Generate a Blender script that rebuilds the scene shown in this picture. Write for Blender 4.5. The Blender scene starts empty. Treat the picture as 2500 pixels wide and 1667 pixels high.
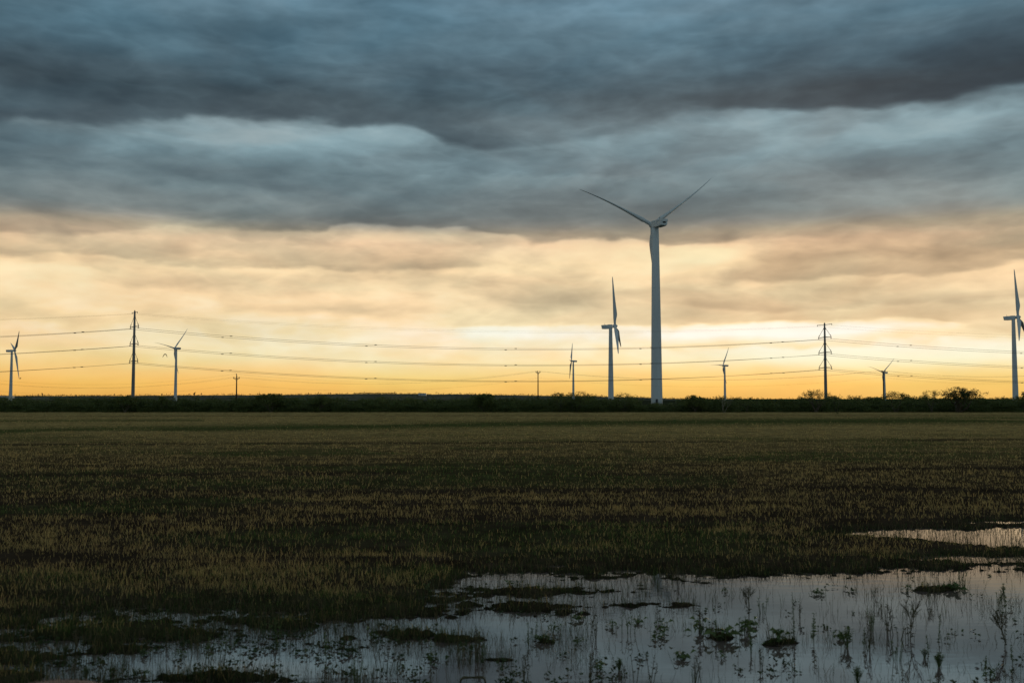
import bpy, math, random
import numpy as np
from mathutils import Vector, Matrix

SC = bpy.context.scene
COL = SC.collection
R = math.radians
random.seed(7)
RNG = np.random.default_rng(11)

# ------------------------------------------------------------------ camera
F = 2431.0            # focal length in photo pixels (photo 2500 x 1667)
CX, CY = 1250.0, 833.5
CAM_H = 3.5
HORIZON = 973.0
PITCH = math.atan((HORIZON - CY) / F)
cam_data = bpy.data.cameras.new("camera")
cam_data.sensor_fit = 'HORIZONTAL'
cam_data.sensor_width = 36.0
cam_data.lens = 36.0 * F / 2500.0
cam_data.clip_start = 0.1
cam_data.clip_end = 30000.0
cam_data.dof.use_dof = True
cam_data.dof.focus_distance = 320.0
cam_data.dof.aperture_fstop = 2.0
cam = bpy.data.objects.new("camera", cam_data)
COL.objects.link(cam)
cam.location = (0, 0, CAM_H)
cam.rotation_euler = (math.pi / 2 + PITCH, 0, 0)
SC.camera = cam

SC.view_settings.view_transform = 'Standard'
SC.view_settings.look = 'None'
SC.view_settings.exposure = 0.0
SC.view_settings.gamma = 1.0
SC.cycles.max_bounces = 6
SC.cycles.transparent_max_bounces = 8
SC.cycles.use_denoising = True


def ray(px, py):
    """unnormalised world direction of a photo pixel, y component = 1"""
    xc = (px - CX) / F
    yc = (CY - py) / F
    c, s = math.cos(PITCH), math.sin(PITCH)
    y = c - yc * s
    z = s + yc * c
    return xc / y, 1.0, z / y


def ground(px, py, z=0.0):
    rx, ry, rz = ray(px, py)
    d = (z - CAM_H) / rz
    return rx * d, d


def at(px, py, Y):
    rx, ry, rz = ray(px, py)
    return Vector((rx * Y, Y, CAM_H + rz * Y))


def azel(px, py):
    v = Vector(ray(px, py)).normalized()
    return math.degrees(math.atan2(v.x, v.y)), math.degrees(math.asin(v.z))


def srgb(r, g, b):
    def f(c):
        c /= 255.0
        return c / 12.92 if c <= 0.04045 else ((c + 0.055) / 1.055) ** 2.4
    return (f(r), f(g), f(b), 1.0)


# ------------------------------------------------------------------ sky (world)
SUN_AZ, SUN_EL = R(17.0), R(2.6)
world = bpy.data.worlds.new("World")
SC.world = world
world.use_nodes = True
NT = world.node_tree
NT.nodes.clear()


class Nodes:
    def __init__(self, nt):
        self.nt = nt

    def new(self, t, **kw):
        n = self.nt.nodes.new(t)
        for k, v in kw.items():
            setattr(n, k, v)
        return n

    def link(self, a, b):
        self.nt.links.new(a, b)

    def put(self, sock, v):
        if hasattr(v, 'is_output'):
            self.nt.links.new(v, sock)
        else:
            sock.default_value = v

    def math(self, op, a, b=None, c=None, clamp=False):
        n = self.new('ShaderNodeMath', operation=op, use_clamp=clamp)
        self.put(n.inputs[0], a)
        if b is not None:
            self.put(n.inputs[1], b)
        if c is not None:
            self.put(n.inputs[2], c)
        return n.outputs[0]

    def maprange(self, v, a, b, c=0.0, d=1.0, kind='SMOOTHSTEP'):
        n = self.new('ShaderNodeMapRange', interpolation_type=kind)
        self.put(n.inputs['Value'], v)
        n.inputs['From Min'].default_value = a
        n.inputs['From Max'].default_value = b
        n.inputs['To Min'].default_value = c
        n.inputs['To Max'].default_value = d
        return n.outputs['Result']

    def combine(self, x, y, z=0.0):
        n = self.new('ShaderNodeCombineXYZ')
        for s, v in zip(n.inputs, (x, y, z)):
            self.put(s, v)
        return n.outputs[0]

    def noise(self, vec, scale=1.0, detail=4.0, rough=0.55, dist=0.0):
        n = self.new('ShaderNodeTexNoise')
        self.link(vec, n.inputs['Vector'])
        n.inputs['Scale'].default_value = scale
        n.inputs['Detail'].default_value = detail
        n.inputs['Roughness'].default_value = rough
        n.inputs['Distortion'].default_value = dist
        return n.outputs['Fac']

    def ramp(self, v, stops, interp='LINEAR'):
        n = self.new('ShaderNodeValToRGB')
        cr = n.color_ramp
        cr.interpolation = interp
        while len(cr.elements) > 1:
            cr.elements.remove(cr.elements[-1])
        cr.elements[0].position = stops[0][0]
        cr.elements[0].color = stops[0][1]
        for p, c in stops[1:]:
            e = cr.elements.new(p)
            e.color = c
        self.put(n.inputs['Fac'], v)
        return n.outputs['Color']

    def curve(self, v, pts):
        n = self.new('ShaderNodeFloatCurve')
        m = n.mapping
        c = m.curves[0]
        pts = sorted(pts)
        if pts[0][0] > 0.02:
            pts = [(0.0, pts[0][1])] + pts
        if pts[-1][0] < 0.98:
            pts = pts + [(1.0, pts[-1][1])]
        while len(c.points) > 2:
            c.points.remove(c.points[1])
        c.points[0].location = pts[0]
        c.points[1].location = pts[-1]
        for p in pts[1:-1]:
            c.points.new(*p)
        for p in c.points:
            p.handle_type = 'AUTO_CLAMPED'
        m.update()
        self.put(n.inputs['Value'], v)
        return n.outputs['Value']

    def mix(self, fac, a, b, blend='MIX'):
        n = self.new('ShaderNodeMix', data_type='RGBA', blend_type=blend)
        self.put(n.inputs[0], fac)
        self.put(n.inputs[6], a)
        self.put(n.inputs[7], b)
        return n.outputs[2]


def build_sky():
    N = Nodes(NT)
    tc = N.new('ShaderNodeTexCoord')
    sep = N.new('ShaderNodeSeparateXYZ')
    N.link(tc.outputs['Generated'], sep.inputs[0])
    X, Y, Z = sep.outputs
    D = 57.29578
    az = N.math('MULTIPLY', N.math('ARCTAN2', X, Y), D)
    el = N.math('MULTIPLY', N.math('ARCSINE', Z), D)
    # cloud texture: long flat streaks
    v1 = N.combine(N.math('MULTIPLY', az, 0.10), N.math('MULTIPLY', el, 0.42), 3.7)
    n1 = N.math('SUBTRACT', N.noise(v1, 1.0, 4.0, 0.5, 0.25), 0.5)
    v2 = N.combine(N.math('MULTIPLY', az, 0.40), N.math('MULTIPLY', el, 0.95), 9.1)
    n2 = N.math('SUBTRACT', N.noise(v2, 1.0, 3.0, 0.45, 0.25), 0.5)
    v6 = N.combine(N.math('MULTIPLY', az, 0.95), N.math('MULTIPLY', el, 2.1), 71.0)
    n6 = N.math('SUBTRACT', N.noise(v6, 1.0, 3.0, 0.45, 0.2), 0.5)
    v3 = N.combine(N.math('MULTIPLY', az, 0.055), N.math('MULTIPLY', el, 0.16), 21.0)
    n3 = N.math('SUBTRACT', N.noise(v3, 1.0, 3.0, 0.5, 0.3), 0.5)
    # ragged edges
    el_w = N.math('ADD', N.math('MULTIPLY_ADD', n2, 0.7, el), N.math('MULTIPLY', n1, 0.8))
    az_w = N.math('MULTIPLY_ADD', n1, 5.0, az)
    u = N.math('MULTIPLY_ADD', az_w, 1 / 90.0, 0.5)
    P = N.combine(az_w, el_w, 0.0)
    PXD = 57.29578 / F        # degrees per photo pixel

    def U(px):
        return azel(px, 700)[0] / 90.0 + 0.5

    def E(px, py):
        return azel(px, py)[1] / 30.0

    ev = N.math('MULTIPLY', el, 1 / 30.0)
    base_pts = [(-60, .0), (820, .0), (770, .08), (700, .14), (640, .14), (600, .12), (560, .32), (500, .40),
                (430, .33), (330, .27), (270, .42), (200, .38), (110, .28), (0, .26)]
    t = N.curve(ev, [(0.0, 0.0)] + [(azel(1250, p)[1] / 30.0, w) for p, w in base_pts if p > 0 or w > .3] + [(1.0, .45)])

    def band(edge, strength, h, soft):
        nonlocal t
        cb = N.curve(u, [(U(x), E(x, y)) for x, y in edge])
        cw = N.curve(u, [(U(x), w) for x, w in strength])
        d = N.math('MULTIPLY_ADD', cb, -30.0, el_w)
        s = N.maprange(d, -soft * PXD, soft * PXD)
        dd = N.math('MAXIMUM', d, 0.0)
        ex = N.math('EXPONENT', N.math('MULTIPLY', dd, -1.0 / (h * PXD)))
        t = N.math('MULTIPLY_ADD', N.math('MULTIPLY', s, ex), cw, t)

    def stroke(px, py, w, h, amt, ang=0.0):
        nonlocal t
        a0, e0 = azel(px, py)
        m = N.new('ShaderNodeMapping', vector_type='TEXTURE')
        N.link(P, m.inputs['Vector'])
        m.inputs['Location'].default_value = (a0, e0, 0)
        m.inputs['Rotation'].default_value = (0, 0, R(ang))
        m.inputs['Scale'].default_value = (w * PXD * 1.5, h * PXD * 1.5, 1)
        g = N.new('ShaderNodeTexGradient', gradient_type='SPHERICAL')
        N.link(m.outputs[0], g.inputs[0])
        s = N.maprange(g.outputs['Fac'], 0.0, 1.0)
        t = N.math('MULTIPLY_ADD', s, amt, t)

    band([(-200, 292), (0, 292), (150, 293), (270, 300), (400, 290), (500, 285), (600, 283), (700, 290), (800, 297), (870, 306),
          (960, 303), (1020, 316), (1080, 340), (1150, 356), (1220, 358), (1300, 352), (1400, 345), (1500, 322), (1600, 298),
          (1700, 266), (1850, 264), (1950, 271), (2050, 263), (2150, 259), (2300, 241), (2400, 222), (2500, 203), (2700, 180)],
         [(-200, .6), (0, .64), (300, .55), (600, .72), (900, .75), (1140, .66), (1300, .42), (1500, .24), (1650, .16),
          (1760, .45), (1950, .85), (2200, .95), (2400, 1.05), (2700, 1.1)], 120, 11)
    band([(900, 400), (1050, 405), (1160, 422), (1300, 431), (1450, 428), (1560, 410), (1700, 400)],
         [(900, 0), (1030, .02), (1130, .3), (1300, .38), (1450, .3), (1580, .1), (1700, 0)], 55, 10)
    band([(-200, 372), (0, 378), (200, 400), (400, 430), (600, 455), (800, 466), (1000, 470), (1200, 470)],
         [(-200, .22), (200, .2), (500, .22), (800, .12), (1000, .0), (1200, 0)], 45, 12)
    band([(-200, 566), (0, 569), (150, 573), (230, 571), (280, 559), (400, 556), (600, 561), (740, 568), (785, 566), (825, 549),
          (880, 544), (1000, 544), (1100, 553), (1180, 566), (1250, 586), (1310, 596), (1400, 586), (1500, 584), (1600, 593),
          (1680, 598), (1740, 592), (1800, 581), (1900, 578), (2050, 580), (2300, 592), (2500, 602)],
         [(-200, .35), (0, .35), (230, .4), (300, .3), (600, .4), (800, .55), (1000, .5), (1300, .62), (1680, .62), (1850, .4),
          (2000, .2), (2200, .1), (2500, .1)], 62, 7)
    band([(-200, 625), (0, 622), (150, 617), (250, 620), (350, 631), (500, 648), (650, 653), (900, 660), (1100, 656), (1200, 646),
          (1300, 640)],
         [(-200, .4), (0, .4), (300, .42), (600, .5), (900, .5), (1120, .35), (1230, .05), (1300, 0)], 38, 7)
    band([(1600, 650), (1720, 681), (1800, 690), (1950, 683), (2100, 664), (2300, 667), (2500, 640)],
         [(1600, 0), (1720, .06), (1790, .42), (1900, .5), (2100, .45), (2300, .45), (2500, .5)], 62, 8)
    band([(1550, 735), (1700, 742), (1850, 762), (2000, 759), (2200, 737), (2400, 730), (2600, 730)],
         [(1550, 0), (1680, .25), (1850, .42), (2050, .42), (2250, .32), (2600, .35)], 34, 7)
    band([(1000, 796), (1200, 794), (1500, 792), (1700, 789), (1900, 783), (2050, 786), (2200, 776), (2350, 800), (2500, 820)],
         [(1000, 0), (1100, .22), (1400, .42), (1600, .4), (1900, .55), (2050, .5), (2300, .4), (2500, .3)], 34, 6)
    stroke(0, 170, 300, 150, .32)
    stroke(2500, 140, 300, 110, .38)
    stroke(620, 75, 190, 30, .26, 6)
    stroke(1250, 190, 300, 60, .25)
    stroke(330, 240, 260, 50, .2)
    stroke(560, 325, 190, 40, -.36)
    stroke(950, 336, 90, 34, -.22)
    stroke(800, 335, 200, 34, -.2)
    stroke(1850, 305, 100, 55, -.36)
    stroke(2280, 300, 260, 38, -.42, 6)
    stroke(1600, 20, 340, 60, -.22)
    stroke(640, 0, 240, 34, -.2)
    stroke(360, 150, 160, 60, -.1)
    stroke(20, 345, 170, 40, .22)
    stroke(2300, 385, 280, 34, .22)
    stroke(1830, 500, 260, 36, .16)
    stroke(30, 505, 150, 50, .22)
    stroke(1340, 735, 180, 34, .34)
    stroke(1180, 690, 160, 18, .22)
    stroke(480, 690, 120, 17, .24)
    stroke(640, 700, 170, 22, .14)
    stroke(760, 762, 230, 15, .24)
    stroke(110, 768, 190, 11, .22)
    stroke(1430, 615, 120, 22, -.2)
    stroke(1680, 628, 190, 40, -.60)
    stroke(1790, 606, 110, 24, -.3, 14)
    stroke(960, 572, 200, 20, -.34)
    stroke(560, 648, 200, 16, -.22)
    stroke(180, 655, 200, 20, -.16)
    stroke(2090, 655, 300, 40, .18)
    stroke(2350, 760, 240, 40, .18)
    stroke(1000, 880, 500, 60, -.2)
    stroke(1450, 812, 420, 26, -.36)
    stroke(1950, 806, 300, 18, -.55)
    stroke(2140, 865, 520, 45, -.62)
    stroke(1780, 845, 170, 10, .34)
    stroke(2020, 838, 120, 8, .3)
    stroke(2350, 815, 230, 16, .3)
    stroke(1600, 945, 1500, 36, .08)
    stroke(420, 805, 330, 28, -.10)
    stroke(160, 690, 200, 30, -.10)
    stroke(2250, 555, 420, 45, .34)
    stroke(2150, 620, 420, 22, .22)
    stroke(1560, 690, 160, 40, -.12)
    stroke(350, 720, 330, 30, -.12)
    stroke(1500, 250, 260, 60, .12)
    stroke(260, 205, 360, 80, .2)
    # colours of lit and of dense cloud by height above the horizon
    def ramp_el(tab):
        return N.ramp(N.math('MULTIPLY', el, 1 / 40.0), [(max(0.0, azel(1250, p)[1]) / 40.0, srgb(*c)) for p, c in tab])
    lit = ramp_el(LIT)
    dense = ramp_el(DENSE)
    hot = ramp_el(HOT)
    v4 = N.combine(N.math('MULTIPLY', az, 0.17), N.math('MULTIPLY', el, 0.60), 33.0)
    n4 = N.math('SUBTRACT', N.noise(v4, 1.0, 3.0, 0.5, 0.35), 0.5)
    high = N.maprange(el, 1.0, 6.0, 0.45, 1.0)
    tn = N.math('MULTIPLY', n1, 0.62)
    tn = N.math('MULTIPLY_ADD', n2, 0.28, tn)
    tn = N.math('MULTIPLY_ADD', n4, 0.75, tn)
    tn = N.math('MULTIPLY_ADD', n6, 0.10, tn)
    tn = N.math('MULTIPLY_ADD', n3, 0.35, tn)
    # puffy undersides: creased noise
    v7 = N.combine(N.math('MULTIPLY', az_w, 0.27), N.math('MULTIPLY', el_w, 0.75), 91.0)
    n7 = N.math('ABSOLUTE', N.math('SUBTRACT', N.noise(v7, 1.0, 3.0, 0.5, 0.2), 0.5))
    tn = N.math('ADD', tn, N.math('MULTIPLY_ADD', n7, 0.85, -0.08))
    t = N.math('MULTIPLY_ADD', tn, high, t)
    td = N.math('TANH', N.math('MULTIPLY', N.math('MAXIMUM', t, 0.0), 1.05))
    th = N.maprange(N.math('MULTIPLY', t, -1.0), 0.0, 0.45, 0.0, 1.0, 'LINEAR')
    col = N.mix(td, lit, dense)
    col = N.mix(th, col, hot)
    # broken texture inside the banks themselves
    tex = N.math('MULTIPLY_ADD', n4, -0.36, 1.0)
    tex = N.math('MULTIPLY_ADD', n2, -0.15, tex)
    tex = N.math('MULTIPLY_ADD', n6, -0.08, tex)
    tex = N.math('ADD', N.math('MULTIPLY', N.math('SUBTRACT', tex, 1.0), high), 1.0)
    col = N.mix(1.0, col, N.combine(tex, tex, tex), 'MULTIPLY')
    # slight drift of hue between teal and mauve banks
    v5 = N.combine(N.math('MULTIPLY', az, 0.09), N.math('MULTIPLY', el, 0.33), 57.0)
    hue = N.maprange(N.noise(v5, 1.0, 3.0, 0.5, 0.5), 0.35, 0.65, 0.0, 1.0)
    col = N.mix(1.0, col, N.mix(hue, (0.95, 1.01, 1.02, 1), (1.03, 0.99, 0.97, 1)), 'MULTIPLY')
    # deeper orange towards the left of the glow
    left = N.maprange(az, -27.0, 4.0, 1.0, 0.0)
    low = N.maprange(el, 0.0, 9.0, 1.0, 0.0)
    col = N.mix(N.math('MULTIPLY', left, low), col, N.mix(1.0, col, (0.94, 0.84, 0.70, 1), 'MULTIPLY'))
    # away from the sunset the same overcast stays blue grey
    aa = N.math('ABSOLUTE', az)
    back = N.maprange(aa, 45.0, 110.0)
    backcol = N.mix(td, (0.225, 0.29, 0.31, 1), (0.12, 0.165, 0.185, 1))
    col = N.mix(back, col, backcol)
    bg = N.new('ShaderNodeBackground')
    N.link(col, bg.inputs['Color'])
    bg.inputs['Strength'].default_value = 1.0
    sky = N.new('ShaderNodeTexSky', sky_type='NISHITA')
    sky.sun_disc = False
    sky.sun_elevation = SUN_EL
    sky.sun_rotation = SUN_AZ
    sky.air_density = 1.2
    sky.dust_density = 2.0
    bg2 = N.new('ShaderNodeBackground')
    N.link(sky.outputs[0], bg2.inputs['Color'])
    bg2.inputs['Strength'].default_value = 0.05
    mx = N.new('ShaderNodeMixShader')
    mx.inputs['Fac'].default_value = 0.94      # overcast cover
    N.link(bg2.outputs[0], mx.inputs[1])
    N.link(bg.outputs[0], mx.inputs[2])
    out = N.new('ShaderNodeOutputWorld')
    N.link(mx.outputs[0], out.inputs['Surface'])


LIT = [(973, (244, 190, 102)), (940, (255, 208, 116)), (890, (255, 227, 162)), (840, (255, 235, 192)), (780, (253, 228, 184)),
       (720, (254, 226, 182)), (650, (255, 224, 178)), (600, (248, 214, 174)), (572, (214, 196, 166)), (550, (172, 174, 166)), (530, (150, 163, 163)),
       (480, (136, 154, 158)), (400, (136, 160, 168)), (320, (142, 165, 173)), (240, (112, 138, 150)), (120, (102, 134, 150)),
       (0, (112, 144, 162)), (-300, (118, 138, 150)), (-600, (110, 124, 132))]
DENSE = [(973, (222, 164, 84)), (940, (236, 178, 92)), (880, (234, 190, 124)), (820, (196, 166, 126)), (760, (148, 136, 116)),
         (700, (136, 127, 110)), (640, (114, 107, 99)), (590, (94, 97, 95)), (545, (70, 82, 88)), (480, (60, 80, 92)),
         (400, (56, 72, 84)), (320, (44, 59, 71)), (250, (32, 45, 56)), (150, (36, 60, 76)), (60, (46, 76, 92)),
         (0, (44, 74, 90)), (-300, (60, 80, 92)), (-600, (62, 76, 84))]
HOT = [(973, (255, 214, 120)), (930, (255, 222, 134)), (880, (255, 248, 214)), (820, (255, 253, 242)), (740, (255, 240, 204)),
       (650, (255, 236, 192)), (590, (255, 228, 182)), (540, (190, 184, 168)), (440, (156, 174, 178)), (300, (160, 180, 186)),
       (100, (126, 156, 172)), (0, (130, 158, 176)), (-300, (130, 150, 162)), (-600, (116, 130, 140))]


build_sky()

sun_data = bpy.data.lights.new("sun", 'SUN')
sun_data.energy = 0.5
sun_data.angle = R(5.0)
sun_data.color = (1.0, 0.78, 0.5)
sun = bpy.data.objects.new("sun", sun_data)
COL.objects.link(sun)
sun_dir = Vector((math.sin(SUN_AZ) * math.cos(SUN_EL), math.cos(SUN_AZ) * math.cos(SUN_EL), math.sin(SUN_EL)))
sun.rotation_euler = sun_dir.to_track_quat('Z', 'Y').to_euler()


# ------------------------------------------------------------------ helpers
def tag(o, label=None, cat=None, group=None, kind=None):
    if label:
        o['label'] = label
    if cat:
        o['category'] = cat
    if group:
        o['group'] = group
    if kind:
        o['kind'] = kind
    return o


def empty(name, loc, rz=0.0):
    o = bpy.data.objects.new(name, None)
    COL.objects.link(o)
    o.location = loc
    o.rotation_euler = (0, 0, rz)
    o.empty_display_size = 0.2
    return o


def copy_tree(o, parent=None):
    c = o.copy()
    COL.objects.link(c)
    c.parent = parent
    for ch in [x for x in bpy.data.objects if x.parent == o]:
        copy_tree(ch, c)
    return c


class MB:
    """collects vertices and faces, then links them as one mesh object"""

    def __init__(self):
        self.v, self.f = [], []

    def add(self, vs, fs):
        k = len(self.v)
        self.v += [tuple(p) for p in vs]
        self.f += [tuple(i + k for i in f) for f in fs]

    def tube(self, pts, radii, n=8, cap=True):
        pts = [Vector(p) for p in pts]
        rings = []
        ref = None
        for i, p in enumerate(pts):
            d = (pts[min(i + 1, len(pts) - 1)] - pts[max(i - 1, 0)]).normalized()
            if ref is None:
                ref = Vector((0, 0, 1)) if abs(d.z) < 0.9 else Vector((1, 0, 0))
            a = d.cross(ref).normalized()
            b = d.cross(a).normalized()
            r = radii[i] if hasattr(radii, '__len__') else radii
            rings.append([p + (a * math.cos(2 * math.pi * k / n) + b * math.sin(2 * math.pi * k / n)) * r for k in range(n)])
        vs = [q for ring in rings for q in ring]
        fs = []
        for i in range(len(rings) - 1):
            for k in range(n):
                k2 = (k + 1) % n
                fs.append((i * n + k, i * n + k2, (i + 1) * n + k2, (i + 1) * n + k))
        if cap:
            fs.append(tuple(range(n - 1, -1, -1)))
            fs.append(tuple((len(rings) - 1) * n + k for k in range(n)))
        self.add(vs, fs)

    def box(self, c, size, m=None):
        x, y, z = (s / 2 for s in size)
        vs = [Vector((sx * x, sy * y, sz * z)) for sz in (-1, 1) for sy in (-1, 1) for sx in (-1, 1)]
        if m is not None:
            vs = [m @ v for v in vs]
        vs = [v + Vector(c) for v in vs]
        self.add(vs, [(0, 2, 3, 1), (4, 5, 7, 6), (0, 1, 5, 4), (2, 6, 7, 3), (0, 4, 6, 2), (1, 3, 7, 5)])

    def loft(self, rings, cap=True):
        n = len(rings[0])
        vs = [q for r in rings for q in r]
        fs = []
        for i in range(len(rings) - 1):
            for k in range(n):
                k2 = (k + 1) % n
                fs.append((i * n + k, i * n + k2, (i + 1) * n + k2, (i + 1) * n + k))
        if cap:
            fs.append(tuple(range(n - 1, -1, -1)))
            fs.append(tuple((len(rings) - 1) * n + k for k in range(n)))
        self.add(vs, fs)

    def build(self, name, mat, parent=None, smooth=False, bevel=0.0):
        me = bpy.data.meshes.new(name)
        me.from_pydata(self.v, [], self.f)
        me.materials.append(mat)
        if smooth:
            me.polygons.foreach_set('use_smooth', [True] * len(me.polygons))
        me.update()
        o = bpy.data.objects.new(name, me)
        COL.objects.link(o)
        if parent is not None:
            o.parent = parent
        if bevel:
            b = o.modifiers.new('bevel', 'BEVEL')
            b.width = bevel
            b.segments = 2
        return o


def np_mesh(name, verts, loops, starts, totals, mat, color=None, parent=None):
    me = bpy.data.meshes.new(name)
    me.vertices.add(len(verts))
    me.vertices.foreach_set('co', np.asarray(verts, np.float32).ravel())
    me.loops.add(len(loops))
    me.loops.foreach_set('vertex_index', np.asarray(loops, np.int32))
    me.polygons.add(len(starts))
    me.polygons.foreach_set('loop_start', np.asarray(starts, np.int32))
    me.polygons.foreach_set('loop_total', np.asarray(totals, np.int32))
    if color is not None:
        at_ = me.color_attributes.new('tint', 'FLOAT_COLOR', 'POINT')
        at_.data.foreach_set('color', np.asarray(color, np.float32).ravel())
    me.materials.append(mat)
    me.update()
    me.validate()
    o = bpy.data.objects.new(name, me)
    COL.objects.link(o)
    if parent is not None:
        o.parent = parent
    return o


def quads_mesh(name, quads, mat, color=None, parent=None):
    """quads: (n, 4, 3)"""
    n = len(quads)
    col = None
    if color is not None:
        col = np.repeat(np.asarray(color, np.float32)[:, None, :], 4, 1).reshape(-1, 4)
    return np_mesh(name, quads.reshape(-1, 3), np.arange(n * 4), np.arange(n) * 4, np.full(n, 4), mat, col, parent)


# numpy value noise
_T = np.random.default_rng(5).random(1 << 16)


def vnoise(x, y, seed=0):
    xi, yi = np.floor(x).astype(np.int64), np.floor(y).astype(np.int64)
    fx, fy = x - xi, y - yi
    fx, fy = fx * fx * (3 - 2 * fx), fy * fy * (3 - 2 * fy)

    def h(a, b):
        k = (a * 374761393 + b * 668265263 + seed * 974634541) & 0x7fffffff
        k = ((k ^ (k >> 13)) * 1274126177) & 0x7fffffff
        return _T[(k ^ (k >> 16)) & 0xffff]
    return (h(xi, yi) * (1 - fx) + h(xi + 1, yi) * fx) * (1 - fy) + (h(xi, yi + 1) * (1 - fx) + h(xi + 1, yi + 1) * fx) * fy


def fbm(x, y, oct=4, seed=0, rough=0.5):
    s, a, tot = 0, 1.0, 0
    for i in range(oct):
        s = s + a * vnoise(x * 2 ** i + 17.3 * i, y * 2 ** i + 9.1 * i, seed + i)
        tot += a
        a *= rough
    return s / tot


def sstep(a, b, x):
    t = np.clip((x - a) / (b - a), 0, 1)
    return t * t * (3 - 2 * t)


# ------------------------------------------------------------------ materials
def material(name, color, rough=0.7, var=0.0, scale=3.0, spec=0.4, attr=None, metallic=0.0, bump=0.0, bscale=20.0, transl=0.0,
             stretch=None):
    m = bpy.data.materials.new(name)
    m.use_nodes = True
    nt = m.node_tree
    N = Nodes(nt)
    b = nt.nodes['Principled BSDF']
    b.inputs['Roughness'].default_value = rough
    b.inputs['Metallic'].default_value = metallic
    b.inputs['Specular IOR Level'].default_value = spec
    tc = N.new('ShaderNodeTexCoord')
    vec = tc.outputs['Object']
    if stretch:
        mp = N.new('ShaderNodeMapping')
        N.link(vec, mp.inputs[0])
        mp.inputs['Scale'].default_value = stretch
        vec = mp.outputs[0]
    if attr:
        a = N.new('ShaderNodeAttribute')
        a.attribute_name = attr
        col = a.outputs['Color']
    else:
        col = None
    if var > 0:
        n = N.noise(vec, scale, 5.0, 0.6)
        f = N.maprange(n, 0.3, 0.7, 1 - var, 1 + var, 'LINEAR')
        src = col if col is not None else (*color[:3], 1)
        col = N.mix(1.0, src, N.combine(f, f, f), 'MULTIPLY')
    if col is None:
        b.inputs['Base Color'].default_value = (*color[:3], 1)
    else:
        N.link(col, b.inputs['Base Color'])
    if bump > 0:
        bp = N.new('ShaderNodeBump')
        bp.inputs['Strength'].default_value = bump
        bp.inputs['Distance'].default_value = 0.05
        N.link(N.noise(vec, bscale, 4.0, 0.6), bp.inputs['Height'])
        N.link(bp.outputs[0], b.inputs['Normal'])
    if transl > 0:
        tr = N.new('ShaderNodeBsdfTranslucent')
        if col is None:
            tr.inputs[0].default_value = (*color[:3], 1)
        else:
            N.link(col, tr.inputs[0])
        mx = N.new('ShaderNodeMixShader')
        mx.inputs[0].default_value = transl
        out = nt.nodes['Material Output']
        N.link(b.outputs[0], mx.inputs[1])
        N.link(tr.outputs[0], mx.inputs[2])
        N.link(mx.outputs[0], out.inputs['Surface'])
    return m


M_soil = material('wet soil and stubble', (0.05, 0.04, 0.03), 0.9, 0.35, 1.4, 0.0, attr='tint', bump=0.6, bscale=9.0)
M_grass = material('stubble grass', (0.3, 0.22, 0.1), 0.85, 0.0, spec=0.03, attr='tint', transl=0.3)
M_weed = material('weed leaf', (0.10, 0.15, 0.05), 0.6, 0.3, 14.0, 0.3, transl=0.25)
M_weed_dry = material('dry weed', (0.10, 0.09, 0.05), 0.7, 0.3, 14.0, 0.2)
M_leaf = material('thicket leaf', (0.06, 0.085, 0.03), 0.6, 0.0, spec=0.2, attr='tint', transl=0.22)
M_bark = material('grey bark', (0.10, 0.085, 0.065), 0.9, 0.3, 6.0, 0.1)
M_deadwood = material('pale dead wood', (0.30, 0.26, 0.21), 0.9, 0.3, 6.0, 0.1)
M_turbine = material('pale bluish white turbine paint', (0.68, 0.73, 0.76), 0.6, 0.08, 0.25, 0.15, stretch=(1, 1, 0.12))
M_turbine_dark = material('dark vent', (0.05, 0.055, 0.06), 0.6, 0.1, 3.0, 0.3)
M_concrete = material('concrete', (0.5, 0.48, 0.45), 0.9, 0.15, 1.2, 0.2)
M_steel = material('galvanised steel', (0.24, 0.25, 0.26), 0.6, 0.12, 0.8, 0.3, metallic=0.2, stretch=(1, 1, 0.2))
M_insul = material('polymer insulator', (0.12, 0.11, 0.11), 0.5, 0.1, 4.0, 0.4)
M_wire = material('aluminium conductor', (0.12, 0.115, 0.11), 0.5, 0.1, 1.0, 0.3)
M_wood = material('creosoted wood', (0.05, 0.035, 0.025), 0.85, 0.3, 2.0, 0.2, stretch=(3, 3, 0.3))
M_hill = material('scrub hillside', (0.14, 0.135, 0.10), 0.95, 0.4, 0.012, 0.0, stretch=(1, 0.6, 3))  # greyed and lightened so distance haze is part of the ridge colour
M_verge = material('pale dry roadside grass and dust', (0.36, 0.27, 0.24), 0.95, 0.25, 3.0, 0.1, bump=0.8, bscale=14.0)
M_wall = material('pale metal siding', (0.62, 0.62, 0.6), 0.6, 0.08, 0.5, 0.3)
M_roof = material('grey sheet roof', (0.42, 0.43, 0.45), 0.5, 0.1, 0.5, 0.4)
M_bird = material('dark plumage', (0.02, 0.018, 0.016), 0.7, 0.2, 8.0, 0.2)

mw = bpy.data.materials.new('standing water')
mw.use_nodes = True
_N = Nodes(mw.node_tree)
_b = mw.node_tree.nodes['Principled BSDF']
_b.inputs['Base Color'].default_value = (0.145, 0.108, 0.10, 1)  # base lightened and pinked to paint in the sky's lilac-grey reflection
_b.inputs['Roughness'].default_value = 0.02
_b.inputs['IOR'].default_value = 2.4
_tc = _N.new('ShaderNodeTexCoord')
_mp = _N.new('ShaderNodeMapping')
_mp.inputs['Scale'].default_value = (0.5, 1.5, 1)
_N.link(_tc.outputs['Object'], _mp.inputs[0])
_bp = _N.new('ShaderNodeBump')
_bp.inputs['Strength'].default_value = 0.045
_bp.inputs['Distance'].default_value = 0.02
_N.link(_N.noise(_mp.outputs[0], 3.0, 3.0, 0.5), _bp.inputs['Height'])
_N.link(_bp.outputs[0], _b.inputs['Normal'])
M_water = mw


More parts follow.
